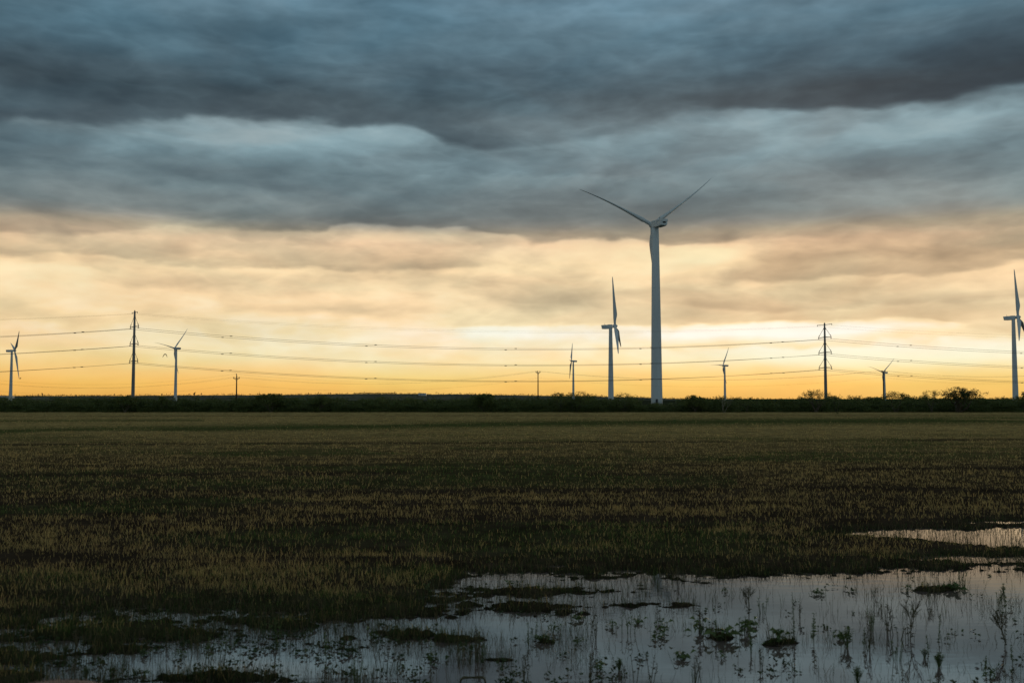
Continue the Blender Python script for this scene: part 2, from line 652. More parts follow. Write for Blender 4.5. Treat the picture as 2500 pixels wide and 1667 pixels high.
# ------------------------------------------------------------------ ground and flooded hollows
def pix(x, y):
    """photo position of a ground point (used as a map of where the hollows lie)"""
    c, s = math.cos(PITCH), math.sin(PITCH)
    dz = -CAM_H
    f = y * c + dz * s
    up = -y * s + dz * c
    return CX + F * x / f, CY - F * up / f


SHORE = ([-900, -300, 0, 150, 350, 480, 620, 760, 900, 1000, 1080, 1130, 1250, 1500, 1900, 2200, 2500, 3200],
         [1540, 1520, 1516, 1503, 1486, 1495, 1486, 1512, 1502, 1482, 1446, 1403, 1396, 1402, 1406, 1390, 1386, 1380])
ISLANDS = [(1290, 1444, 250, 9), (1010, 1470, 150, 20), (1330, 1481, 110, 10), (1530, 1478, 95, 5), (1660, 1479, 30, 4),
           (300, 1545, 330, 15), (60, 1600, 70, 13), (30, 1652, 50, 9), (250, 1585, 170, 9), (700, 1527, 60, 12),
           (870, 1523, 46, 9), (1000, 1546, 60, 6), (760, 1500, 180, 9), (460, 1520, 260, 10), (560, 1655, 90, 9),
           (1450, 1410, 60, 3), (2280, 1437, 55, 4), (1330, 1564, 26, 5), (1760, 1556, 34, 7), (1895, 1568, 34, 7),
           (200, 1518, 120, 5), (1130, 1560, 40, 4), (1210, 1610, 30, 3)]


def wetness(x, y):
    px, py = pix(x, np.maximum(y, 8.0))
    y = np.asarray(y)
    ys = np.interp(px, *SHORE)
    w = np.clip((py - ys) / 22.0, -4, 1.2)
    for cx, cy, rx, ry in ISLANDS:
        q = np.sqrt(((px - cx) / (rx * 1.25)) ** 2 + ((py - cy) / (ry * 1.6)) ** 2)
        w = np.minimum(w, (q - 0.75) * 1.3)
    # second hollow further out on the right
    top = np.interp(px, [1960, 2100, 2250, 2500, 2900, 3200], [1309, 1297, 1290, 1286, 1284, 1290])
    bot = np.interp(px, [1960, 2100, 2250, 2350, 2500, 2900, 3200], [1303, 1309, 1318, 1329, 1339, 1342, 1325])
    w2 = np.where(px < 1960, -4, np.minimum(py - top, bot - py) / 8.0)
    top = np.interp(px, [2330, 2420, 2700, 3000], [1279, 1273, 1270, 1275])
    bot = np.interp(px, [2330, 2420, 2700, 3000], [1275, 1279, 1281, 1276])
    w3 = np.where(px < 2330, -4, np.minimum(py - top, bot - py) / 5.0)
    top = np.interp(px, [2180, 2330, 2700], [1368, 1359, 1352])
    bot = np.interp(px, [2180, 2330, 2700], [1366, 1370, 1375])
    w4 = np.where(px < 2180, -4, np.minimum(py - top, bot - py) / 8.0)
    w = np.maximum(np.maximum(w, np.clip(w2, -4, 1.2)), np.maximum(np.clip(w3, -4, 1), np.clip(w4, -4, 1)))
    n = fbm(x * 0.9, y * 1.9, 5, 3, 0.6) - 0.5
    n2 = fbm(x * 5.0, y * 7.0, 4, 13, 0.6) - 0.5
    leftish = sstep(1500, 600, px)
    deep = sstep(1.0, 1.19, w)
    return np.where(y < 45, w + n * (2.2 + 3.2 * leftish) * (1 - deep * (1 - leftish) * .8) + n2 * (2.6 + .6 * leftish) * (1 - deep * (1 - leftish) * .8), -2.0)


def ground_z(x, y):
    w = wetness(x, y)
    near = sstep(70, 20, y)
    n = fbm(x * 0.35, y * 0.9, 4, 21) - 0.5
    z = np.where(w > 0, -0.05 * np.minimum(w, 1.5), 0.06 * np.minimum(-w, 1.6))
    z = z + (1 - near) * 0.0 + np.where(w > 0, 0.0, 0.08 * n * np.clip(-w, 0, 1))
    far = sstep(260, 500, y)
    z = z + far * (fbm(x * 0.004, y * 0.004, 3, 8) - 0.6) * 1.2
    return z


GREEN_STRIPS = [([-500, 0, 600, 1600, 2500, 3000], [1057, 1056, 1047, 1032, 1027, 1025], 9, 1.0),
                ([-500, 0, 200, 500], [1030, 1029, 1028, 1027], 3, .7),
                ([-500, 0, 600, 1200, 1800], [1195, 1192, 1188, 1182, 1178], 16, .65),
                ([-500, 0, 500, 900], [1110, 1108, 1106, 1104], 7, .6),
                ([1000, 1600, 2200, 2700], [1130, 1124, 1120, 1116], 9, .45)]
BARE_STRIPS = [([-500, 0, 500, 1000, 1500, 2600], [1172, 1168, 1163, 1162, 1158, 1146], 5, .95),
               ([-500, 0, 600, 1000, 1500, 1900], [1240, 1236, 1228, 1220, 1214, 1208], 10, .9),
               ([-500, 0, 600, 1000, 1500, 1900], [1219, 1217, 1212, 1207, 1203, 1199], 4, .7),
               ([1500, 1750, 1900, 2100, 2300, 2600], [1206, 1198, 1194, 1199, 1204, 1210], 9, .95),
               ([800, 1100, 1500, 2000, 2600], [1232, 1231, 1230, 1228, 1226], 5, .7),
               ([-500, 0, 200, 380], [1385, 1380, 1383, 1388], 18, 1.0),
               ([100, 400, 700, 1200], [1293, 1290, 1287, 1282], 7, .8),
               ([-500, 300, 700, 1200, 1600], [1268, 1264, 1260, 1252, 1246], 5, .8),
               ([1500, 1900, 2500], [1262, 1262, 1266], 7, .8),
               ([-500, 0, 900, 1700, 2700], [1090, 1088, 1085, 1081, 1074], 2.5, .8),
               ([-500, 0, 900, 1700, 2700], [1017, 1017, 1016, 1015, 1015], 1.0, .5)]


def cover(x, y):
    """share of green, and of bare soil, at a ground point"""
    px, py = pix(x, np.maximum(y, 8.0))
    g = np.zeros_like(px)
    for xs, ys, hw, k in GREEN_STRIPS:
        d = (py - np.interp(px, xs, ys)) / hw
        g = np.maximum(g, np.where((px > xs[0]) & (px < xs[-1]), k, 0) * np.exp(-d * d) * sstep(.2, .45, fbm(x * .05, y * .05, 3, 14)))
    g = np.maximum(g, 0.75 * sstep(.5, .72, fbm(x * .07, y * .16, 4, 31)) * sstep(120, 60, y))
    g = np.maximum(g, 0.7 * sstep(-1.7, -0.3, wetness(x, y)) * sstep(45, 38, y))
    b = np.zeros_like(px)
    for xs, ys, hw, k in BARE_STRIPS:
        wob = (fbm(x * .12, y * .03, 3, 41) - .5) * hw * 1.4
        d = (py + wob - np.interp(px, xs, ys)) / hw
        inside = (px > xs[0]) & (px < xs[-1])
        b = np.maximum(b, np.where(inside, k * np.exp(-d * d), 0) * sstep(.22, .45, fbm(x * .1, y * .06, 3, 44)))
    # ploughed rows lie across the view
    rows = fbm(x * .035, y * .62, 4, 51, .6)
    b = np.maximum(b, (0.85 * sstep(70, 30, y) + .25 * sstep(200, 100, y) * sstep(30, 70, y)) * sstep(.53, .72, rows))
    w = wetness(x, y)
    b = np.maximum(b, np.where(y < 45, sstep(-0.3, 0.0, w), 0))
    return g, np.clip(b, 0, 1)


def build_ground():
    rows = [-60, -30, -10, 0, 5, 9]
    pys = np.concatenate([np.arange(1760, 1300, -1.6), np.arange(1300, 1100, -1.3), np.arange(1100, 1003, -1.0)])
    ys = [float(ground(CX, p)[1]) for p in pys]
    ys = [v for v in ys if v > 9.5]
    far = list(np.geomspace(max(ys) * 1.02, 14000, 60))
    Y = np.array(rows + ys + far)
    pxs = np.concatenate([-np.geomspace(9000, 260, 30), np.arange(-240, 2745, 4.2), 2500 + np.geomspace(260, 9000, 30)])
    S = (pxs - CX) / F
    xx = S[None, :] * np.maximum(Y, 12.0)[:, None]
    yy = np.repeat(Y[:, None], len(S), 1)
    zz = ground_z(xx, yy)
    g, b = cover(xx, yy)
    w = wetness(xx, yy)
    n = fbm(xx * 1.1, yy * 1.1, 4, 71, .6)[..., None]
    straw = np.array([0.44, 0.315, 0.125]) * (0.45 + 1.1 * n)  # yellow pushed up to cancel the blue cast of the skylight
    green = np.array([0.05, 0.072, 0.022]) * (0.5 + 0.9 * n)
    soil = np.array([0.050, 0.035, 0.023]) * (0.5 + 1.0 * n)
    thin = sstep(25, 120, yy)[..., None]          # standing straw closes up with distance
    c = soil * (1 - thin) + straw * 0.8 * thin
    gk = g[..., None] * (.45 + .4 * thin)
    c = c * (1 - gk) + green * gk
    c = c * (1 - b[..., None]) + soil * b[..., None]
    wet = np.where(yy < 45, sstep(-0.7, 0.1, w), 0)[..., None]
    c = c * (1 - wet) + np.array([0.022, 0.018, 0.013]) * wet
    fars = sstep(252, 262, yy)[..., None]
    c = c * (1 - fars) + np.array([0.045, 0.05, 0.028]) * (0.6 + .8 * n) * fars
    col = np.concatenate([c, np.ones_like(c[..., :1])], -1).reshape(-1, 4)
    nr, nc = xx.shape
    i = np.arange(nr * nc).reshape(nr, nc)
    q = np.stack([i[:-1, :-1], i[:-1, 1:], i[1:, 1:], i[1:, :-1]], -1).reshape(-1, 4)
    o = np_mesh('ground', np.stack([xx, yy, zz], -1).reshape(-1, 3), q.ravel(), np.arange(len(q)) * 4, np.full(len(q), 4), M_soil, col)
    o.data.polygons.foreach_set('use_smooth', np.ones(len(q), bool))
    tag(o, kind='structure')


build_ground()

_w = MB()
_w.add([(-60, 9.6, 0), (60, 9.6, 0), (60, 44, 0), (-60, 44, 0)], [(0, 1, 2, 3)])
tag(_w.build('water', M_water), kind='structure')


def build_hills():
    prof = ([-1500, -400, 0, 300, 600, 870, 1000, 1150, 1340, 1500, 1650, 1800, 2000],
            [966, 964, 966, 966, 964, 961.5, 961.5, 963, 966, 969, 973, 977, 980])
    px = np.arange(-1500, 2001, 12.0)
    Y0 = 2450.0
    top = (HORIZON - np.interp(px, *prof)) / F * Y0 + CAM_H
    top = top + (fbm(px * .02, px * 0 + 3.0, 4, 77) - .5) * 2.0
    S = (px - CX) / F
    ys = np.array([1950, 2050, 2200, 2330, 2450, 3000, 3600])
    ks = np.array([-.25, .12, .45, .8, 1.0, 1.0, -.3])
    zz = ks[:, None] * top[None, :]
    zz = np.where(ks[:, None] < 0, -6.0, zz)
    xx = S[None, :] * ys[:, None]
    yy = np.repeat(ys[:, None], len(px), 1)
    nr, nc = xx.shape
    i = np.arange(nr * nc).reshape(nr, nc)
    q = np.stack([i[:-1, :-1], i[:-1, 1:], i[1:, 1:], i[1:, :-1]], -1).reshape(-1, 4)
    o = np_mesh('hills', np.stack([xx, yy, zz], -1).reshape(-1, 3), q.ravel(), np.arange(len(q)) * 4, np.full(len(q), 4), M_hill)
    o.data.polygons.foreach_set('use_smooth', np.ones(len(q), bool))
    tag(o, kind='structure')
    # scattered scrub and woods on the ridge, too far to count
    rng = np.random.default_rng(3)
    n = 5200
    fx = rng.uniform(-400, 1760, n)
    fy = np.where(rng.random(n) < .5, rng.normal(2440, 12, n), rng.uniform(2000, 2440, n))
    wood = (fx > 868) & (fx < 968) & (rng.random(n) < .97)
    fy = np.where(wood, rng.normal(2445, 6, n), fy)
    hh = rng.gamma(2.0, 0.75, n) * 0.9 + .5
    hh = np.where(wood, rng.uniform(1.8, 3.6, n), hh)
    extra = rng.random(n) < .02
    hh = np.where(extra, hh + 2.2, hh)
    t = np.interp(fx, px, top)
    gz = np.interp(fy, ys, ks) * t
    X = (fx - CX) / F * fy
    leaf = []
    colr = []
    for j in range(5):
        c = np.stack([X + rng.normal(0, 1.3, n), fy + rng.normal(0, 1.2, n), gz + hh * rng.uniform(.15, .95, n)], -1)
        s = hh * rng.uniform(.25, .5, n)
        leaf.append(rand_quads(c, s * 1.5, rng))
        k = rng.uniform(.6, 1.3, n)[:, None]
        colr.append(np.concatenate([np.array([[.05, .055, .035]]) * k, np.ones((n, 1))], 1))
    o = quads_mesh('distant_woods', np.concatenate(leaf), M_leaf, np.concatenate(colr))
    tag(o, 'scattered far scrub and woods along the low ridge on the horizon', 'woods', kind='stuff')


def rand_quads(c, s, rng, aspect=0.6, updown=1.0):
    n = len(c)
    a = rng.normal(size=(n, 3))
    a[:, 2] *= updown
    a /= np.linalg.norm(a, axis=1)[:, None]
    b = rng.normal(size=(n, 3))
    b -= (b * a).sum(1)[:, None] * a
    b /= np.linalg.norm(b, axis=1)[:, None]
    a = a * (np.asarray(s) * .5)[:, None]
    b = b * (np.asarray(s) * .5 * aspect)[:, None]
    return np.stack([c - a, c + b * .9 - a * .1, c + a, c - b * .9 + a * .1], 1)


build_hills()


# ------------------------------------------------------------------ stubble grass over the field
def blades(name, x, y, z, h, wid, lean, col, mat, bend=0.35):
    n = len(x)
    rng = np.random.default_rng(len(name) + n)
    th = rng.uniform(0, 2 * np.pi, n)
    wdx, wdy = np.cos(th) * wid * .5, np.sin(th) * wid * .5
    ph = rng.uniform(0, 2 * np.pi, n)
    lx, ly = np.cos(ph) * lean * h, np.sin(ph) * lean * h
    m = 0.55
    p0 = np.stack([x - wdx, y - wdy, z - .02], -1)
    p1 = np.stack([x + wdx, y + wdy, z - .02], -1)
    mx, my = x + lx * bend, y + ly * bend
    p2 = np.stack([mx + wdx * .75, my + wdy * .75, z + h * m], -1)
    p3 = np.stack([mx - wdx * .75, my - wdy * .75, z + h * m], -1)
    p4 = np.stack([x + lx, y + ly, z + h * (1 - lean * .35)], -1)
    V = np.stack([p0, p1, p2, p3, p4], 1).reshape(-1, 3)
    k = np.arange(n) * 5
    L = np.stack([k, k + 1, k + 2, k + 3, k + 3, k + 2, k + 4], 1).ravel()
    st = np.stack([np.arange(n) * 7, np.arange(n) * 7 + 4], 1).ravel()
    tt = np.tile([4, 3], n)
    C = np.repeat(np.concatenate([col, np.ones((n, 1))], 1)[:, None, :], 5, 1).reshape(-1, 4)
    return np_mesh(name, V, L, st, tt, mat, C)


def build_grass():
    rng = np.random.default_rng(17)
    N0 = 500000
    # tuft centres spread evenly over the view, then blades around them
    nt = N0 // 6
    py = 1004 + (1700 - 1004) * rng.random(nt) ** 1.15
    px = rng.uniform(-220, 2720, nt)
    c, s = math.cos(PITCH), math.sin(PITCH)
    yc = (CY - py) / F
    d = -CAM_H / ((s + yc * c) / (c - yc * s))
    xc = (px - CX) / F / (c - yc * s) * d
    yv = d
    x = np.repeat(xc, 6)
    y = np.repeat(yv, 6)
    spread = 0.05 + 0.0016 * y
    x = x + rng.normal(0, 1, len(x)) * spread
    y = np.clip(y + rng.normal(0, 1, len(x)) * spread * 1.2, 10.2, 249)
    g, b = cover(x, y)
    w = wetness(x, y)
    near = y < 45
    patch = sstep(.36, .62, fbm(x * .35, y * .5, 3, 61))
    fine = sstep(.42, .62, fbm(x * 1.3, y * 1.8, 3, 66))
    nearness = sstep(75, 25, y)
    patch = patch * (1 - nearness) + patch * fine * nearness
    keep = rng.random(len(x)) < (1 - b * .95) * (0.5 - .24 * nearness + .5 * patch) * np.where(near & (w > -0.15), 0.0, 1.0)
    x, y, g, b, w = (v[keep] for v in (x, y, g, b, w))
    n = len(x)
    z = ground_z(x, y)
    h = (0.055 + 0.125 * rng.random(n) ** 1.6) * (0.7 + .6 * fbm(x * .25, y * .25, 3, 62))
    h = np.where(rng.random(n) < .03, h * 1.6, h)
    wid = np.maximum(0.0065, y * 0.00046) * rng.uniform(.7, 1.3, n)
    lean = rng.gamma(2.0, .30, n)
    isg = rng.random(n) < np.clip(g * 1.0, 0, .9)
    k = rng.uniform(.55, 1.35, n)[:, None]
    warm = rng.random(n)[:, None]
    straw = (np.array([[0.60, 0.415, 0.175]]) * warm + np.array([[0.45, 0.365, 0.145]]) * (1 - warm)) * k
    green = np.array([[0.10, 0.15, 0.045]]) * k
    col = np.where(isg[:, None], green, straw)
    wetk = np.where(y < 45, sstep(-1.4, -0.2, w), 0)[:, None]
    col = col * (1 - .45 * wetk)
    o = blades('field_grass', x, y, z, h, wid, np.clip(lean, 0, .9), col, M_grass)
    tag(o, 'dry straw coloured stubble grass covering the wet field', 'grass', kind='stuff')
    # grass stems standing in the shallow water
    n = 190000
    py = 1270 + (1720 - 1270) * rng.random(n)
    px = rng.uniform(-220, 2720, n)
    yc = (CY - py) / F
    d = -CAM_H / ((s + yc * c) / (c - yc * s))
    x = (px - CX) / F / (c - yc * s) * d
    y = d
    w = wetness(x, y)
    clump = fbm(x * 1.1, y * 1.1, 3, 91)
    rightclear = sstep(900, 1700, px) * (py > 1395)
    dens = np.where(w > -0.1, sstep(.50, .80, clump) * (.6 - .42 * rightclear) + .02, 0)
    dens = dens * np.where(py < 1380, 3.5, 1.0) + np.where((py < 1380) & (w > -.1), .30, 0)
    dens = np.maximum(dens, np.where((w > -0.8) & (w < .45), .5, 0))
    dens = np.where((w > 0) & (px < 1150), dens * 1.5 + .02, dens)
    keep = rng.random(n) < dens
    x, y, w = x[keep], y[keep], w[keep]
    n = len(x)
    h = rng.gamma(3.0, .045, n) + .03
    wid = np.maximum(0.005, y * .00036) * rng.uniform(.6, 1.3, n)
    k = rng.uniform(.5, 1.3, n)[:, None]
    isg = (rng.random(n) < .55)[:, None]
    col = np.where(isg, np.array([[.05, .085, .03]]), np.array([[.17, .14, .08]])) * k
    o = blades('water_grass', x, y, np.maximum(ground_z(x, y), -.02), h, wid, np.clip(rng.gamma(2., .2, n), 0, .95), col, M_grass)
    tag(o, 'thin grass stems standing in the shallow flood water', 'grass', kind='stuff')
    # low floating leaves and clods just breaking the surface
    n = 9000
    py = 1400 + (1700 - 1400) * rng.random(n)
    px = rng.uniform(-220, 2720, n)
    yc = (CY - py) / F
    d = -CAM_H / ((s + yc * c) / (c - yc * s))
    x = (px - CX) / F / (c - yc * s) * d
    y = d
    w = wetness(x, y)
    clump = fbm(x * 1.6, y * 2.4, 4, 95)
    leftish = sstep(1700, 700, px)
    keep = (w > 0) & (rng.random(n) < sstep(.56 - .08 * leftish, .74, clump) * (.22 + .5 * leftish))
    x, y = x[keep], y[keep]
    cc = np.repeat(np.stack([x, y, x * 0 + .012], -1), 5, 0)
    cc[:, :2] += rng.normal(0, .035, (len(cc), 2))
    cc[:, 2] += rng.uniform(0, .045, len(cc))
    q = rand_quads(cc, rng.uniform(.03, .075, len(cc)), rng, .6, .5)
    k = rng.uniform(.5, 1.3, (len(cc), 1))
    col = np.concatenate([np.array([[.06, .09, .035]]) * k, np.ones((len(cc), 1))], 1)
    o = quads_mesh('water_weed', q, M_leaf, col)
    tag(o, 'low dark green weed floating in patches on the flood water', 'water weed', kind='stuff')


build_grass()

# dusty road verge whose crown just enters the bottom left of the view
_xs = np.arange(-14, 14.1, .12)
_ys = np.array([-6, 0, 4, 7, 8.6, 9.4, 10.0, 10.5, 10.9, 11.3, 11.7])
_gx, _gy = np.meshgrid(_xs, _ys)
_hump = np.exp(-np.abs((_gx + 4.75) / .55) ** 3) * .13
_prof = np.interp(_gy, [-6, 4, 8.6, 10.0, 10.9, 11.7], [1.7, 1.5, .85, .52, .34, -.25])
_gz = _prof + _hump * sstep(8, 10.4, _gy) * sstep(11.7, 11.0, _gy) + (fbm(_gx * 2.2, _gy * 2.2, 3, 5) - .5) * .05
_gz = np.where(_gy > 11.5, -.25, _gz)
_i = np.arange(_gx.size).reshape(_gx.shape)
_q = np.stack([_i[:-1, :-1], _i[:-1, 1:], _i[1:, 1:], _i[1:, :-1]], -1).reshape(-1, 4)
_o = np_mesh('road_verge', np.stack([_gx, _gy, _gz], -1).reshape(-1, 3), _q.ravel(), np.arange(len(_q)) * 4, np.full(len(_q), 4), M_verge)
tag(_o, kind='structure')

_n = 2600
_vx = RNG.normal(-4.75, .5, _n)
_vy = RNG.uniform(10.4, 11.15, _n)
_vz = np.interp(_vy, [10.0, 10.9, 11.7], [.52, .34, -.25]) + np.exp(-np.abs((_vx + 4.75) / .55) ** 3) * .13 * sstep(11.7, 11.0, _vy) - .02
_k = RNG.uniform(.5, 1.2, (_n, 1))
_o = blades('verge_grass', _vx, _vy, _vz, RNG.uniform(.02, .075, _n), np.full(_n, .006), RNG.uniform(.1, .8, _n), np.array([[.40, .30, .26]]) * _k, M_grass)
tag(_o, 'short pale dry grass on the road verge at the bottom left', 'grass', kind='stuff')


# ------------------------------------------------------------------ wind turbines
def chord_profile(s):
    """chord (m, for a 40 m blade) and thickness ratio along the blade"""
    c = np.interp(s, [0, .03, .08, .15, .21, .28, .4, .6, .8, .93, .98, 1.0], [1.9, 1.9, 2.1, 2.9, 3.25, 3.05, 2.5, 1.8, 1.2, .8, .5, .12])
    t = np.interp(s, [0, .05, .12, .22, .4, .7, 1.0], [1.0, .98, .78, .52, .42, .36, .3])
    return c, t


def make_turbine(base, hub, Rr, axis_az, phis, pitch_sign=1, big=False, label='', group='wind turbines on the plain', cone=2.5):
    """base: ground point of the tower; hub: rotor centre; axis_az: compass azimuth the rotor faces (deg)"""
    k = Rr / 40.0
    n = Vector((math.sin(R(axis_az)), math.cos(R(axis_az)), 0))
    top = Vector((hub.x, hub.y, hub.z)) - n * 3.6 * k
    root = empty('wind_turbine', (top.x, top.y, base))
    tag(root, label, 'wind turbine', group)
    rel = lambda p: Vector(p) - Vector(root.location)
    th = top.z - 1.55 * k - base
    # tower of three flanged cans
    m = MB()
    pts, rad = [], []
    for i in range(25):
        f = i / 24
        pts.append((0, 0, th * f))
        r0 = 2.75 if big else 2.4 * k
        r1 = 1.62 if big else 1.35 * k
        rad.append(r0 + (r1 - r0) * f ** 1.1)
    m.tube(pts, rad, 32)
    for f in (.32, .66):
        r = r0 + (r1 - r0) * f ** 1.1 + .05
        m.tube([(0, 0, th * f - .12), (0, 0, th * f + .12)], r, 32)
    tw = m.build('tower', M_turbine, root, True)
    d = MB()
    fx = Vector((-root.location.x, -root.location.y, 0)).normalized()
    sd = Vector((-fx.y, fx.x, 0))
    Mx = Matrix((sd, fx, Vector((0, 0, 1)))).transposed()
    d.box(fx * (r0 + .0) + Vector((0, 0, 2.6)), (1.0, .22, 2.2), Mx)
    d.build('door', M_turbine_dark, tw)
    m = MB()
    m.tube([(0, 0, -1.2), (0, 0, .35)], r0 * 1.35, 24)
    m.build('foundation', M_concrete, root)
    # nacelle frame
    up = Vector((0, 0, 1))
    t5 = R(5.0)
    ax = n * math.cos(t5) + up * math.sin(t5)
    u = up * math.cos(t5) - n * math.sin(t5)
    side = Vector((n.y, -n.x, 0))                       # clockwise seen along the axis from behind the rotor
    hubr = rel(hub)
    nb = hubr - ax * 1.9 * k

    def ring(s, w, zlo, zhi, ch):
        c = nb - ax * s * k * (1.28 if big else 1.0)
        w, zlo, zhi, ch = w * k, zlo * k, zhi * k, ch * k
        pts = [(-w + ch, zlo), (w - ch, zlo), (w, zlo + ch), (w, zhi - ch), (w - ch, zhi), (-w + ch, zhi), (-w, zhi - ch), (-w, zlo + ch)]
        return [c + side * a + u * b for a, b in pts]
    m = MB()
    m.loft([ring(0, 1.15, -1.2, 1.2, .45), ring(.5, 1.6, -1.6, 1.55, .35), ring(3.6, 1.75, -1.75, 1.6, .25), ring(6.2, 1.75, -1.6, 1.62, .25),
            ring(8.4, 1.7, -1.3, 1.62, .22), ring(8.9, 1.6, -1.1, 1.5, .25)])
    na = m.build('nacelle', M_turbine, root)
    m = MB()
    m.loft([ring(5.2, 1.86, .55, 1.72, .2), ring(9.05, 1.76, .62, 1.74, .2)])
    m.build('roof_cover', M_turbine, na)
    m = MB()
    c = nb - ax * 6.4 * k + u * 1.75 * k
    m.tube([c, c + u * 1.3 * k], .09 * k, 6)
    m.tube([c + u * 1.0 * k - side * .5 * k, c + u * 1.0 * k + side * .5 * k], .06 * k, 6)
    m.build('wind_vane', M_turbine_dark, na)
    m = MB()
    c = nb - ax * 3.0 * k + u * 1.68 * k
    Mx = Matrix((side, -ax, u)).transposed()
    m.box(c, (1.2 * k, 1.6 * k, .16 * k), Mx)
    m.build('hatch', M_turbine_dark, na)
    m = MB()
    c = nb - ax * 8.93 * k * (1.28 if big else 1.0)
    m.box(c + u * .15 * k, (1.6 * k, .06 * k, .7 * k), Mx)
    m.build('vent', M_turbine_dark, na)
    # spinner
    m = MB()
    rings = []
    for s, r in ((-1.75, 1.15), (-1.3, 1.45), (-.2, 1.55), (.8, 1.4), (1.5, 1.0), (1.95, .5), (2.1, .08)):
        c = hubr + ax * s * k
        rings.append([c + (side * math.cos(a) + u * math.sin(a)) * r * k for a in np.linspace(0, 2 * np.pi, 20, endpoint=False)])
    m.loft(rings)
    hb = m.build('hub', M_turbine, root, True)
    for phi in phis:
        p = R(phi)
        bd = u * math.cos(p) + side * math.sin(p)
        pd = -u * math.sin(p) + side * math.cos(p)      # in-plane, towards growing angle
        cn = R(cone)
        rings = []
        for s in np.concatenate([[0.0, .012], np.linspace(.03, .3, 12), np.linspace(.35, .95, 16), [.975, .99, 1.0]]):
            r = 1.1 * k + s * (Rr - 1.1 * k)
            c, tr = chord_profile(s)
            c *= k * (1.22 if big and s > .08 else 1.0)
            tw_ = R(16 - 14 * min(1, s * 1.4))
            # feathered: chord lies along the rotor axis
            cd = ax * math.cos(tw_) + pd * math.sin(tw_) * pitch_sign
            td = pd * math.cos(tw_) - ax * math.sin(tw_) * pitch_sign
            cen = hubr + bd * r * math.cos(cn) + ax * r * math.sin(cn) - pd * (1.9 * k * s ** 3.2)
            th_ = c * tr
            off = np.interp(s, [0, .06, .2, 1], [0, 0, .2, .18]) * c
            rg = []
            for a in np.linspace(0, 2 * np.pi, 16, endpoint=False):
                xx = math.cos(a)
                shape = math.sin(a) * (1 - .45 * (xx + 1) / 2 * min(1, s * 6))
                rg.append(cen + cd * (off + xx * c * .5) + td * shape * th_ * .5)
            rings.append(rg)
        m = MB()
        m.loft(rings)
        m.build('blade', M_turbine, root, True)
    return root


def turbine_px(hx, hy, Rpx, Rm, theta, phis, label, base=-3.0, big=False, cone=2.5, ps=1):
    """theta: clockwise angle of the rotor axis from the line of sight, seen from above"""
    D = Rm / Rpx * F
    hub = at(hx, hy, D)
    hub.x, hub.y = hub.x, hub.y
    beta = math.degrees(math.atan2(hub.x, hub.y))
    az = beta + theta
    # positive phi has to open towards the right of the view
    s = 1 if math.cos(R(theta)) >= 0 else -1
    return make_turbine(base, hub, Rm, az, [p * s for p in phis], ps * s, big, label, cone=cone)


turbine_px(1592, 549, 206, 40.5, -25, (54.9, -65.5, 174.5), 'tall nearest turbine with a thick pale tower and two blades raised in a V', base=-.4, big=True, cone=2)
turbine_px(1501.5, 796, 121, 40, 92.7, (-10, -130, 110), 'turbine just left of the nearest one, seen side on with one blade straight up')
turbine_px(2485.5, 774, 118, 40, 96, (-6, -126, 114), 'turbine cut by the right edge of the frame, one blade straight up')
turbine_px(36, 856, 70, 40, 80, (52, -69, 172), 'turbine at the far left with a bird at the tip of its lowest blade')
turbine_px(426, 850, 66, 40, -46, (42, -78, 162), 'turbine right of the left steel pole with a bird beside it')
turbine_px(1395, 881, 51, 40, -87, (30, -88, 152), 'small turbine between the wooden pole and the side-on turbine')
turbine_px(1765, 892, 52, 40, -59, (32, -88, 152), 'small turbine between the nearest turbine and the right steel pole')
turbine_px(2155.5, 909, 51, 40, -45, (49.5, -70.5, 169.5), 'small turbine standing behind a wooden pole on the right')


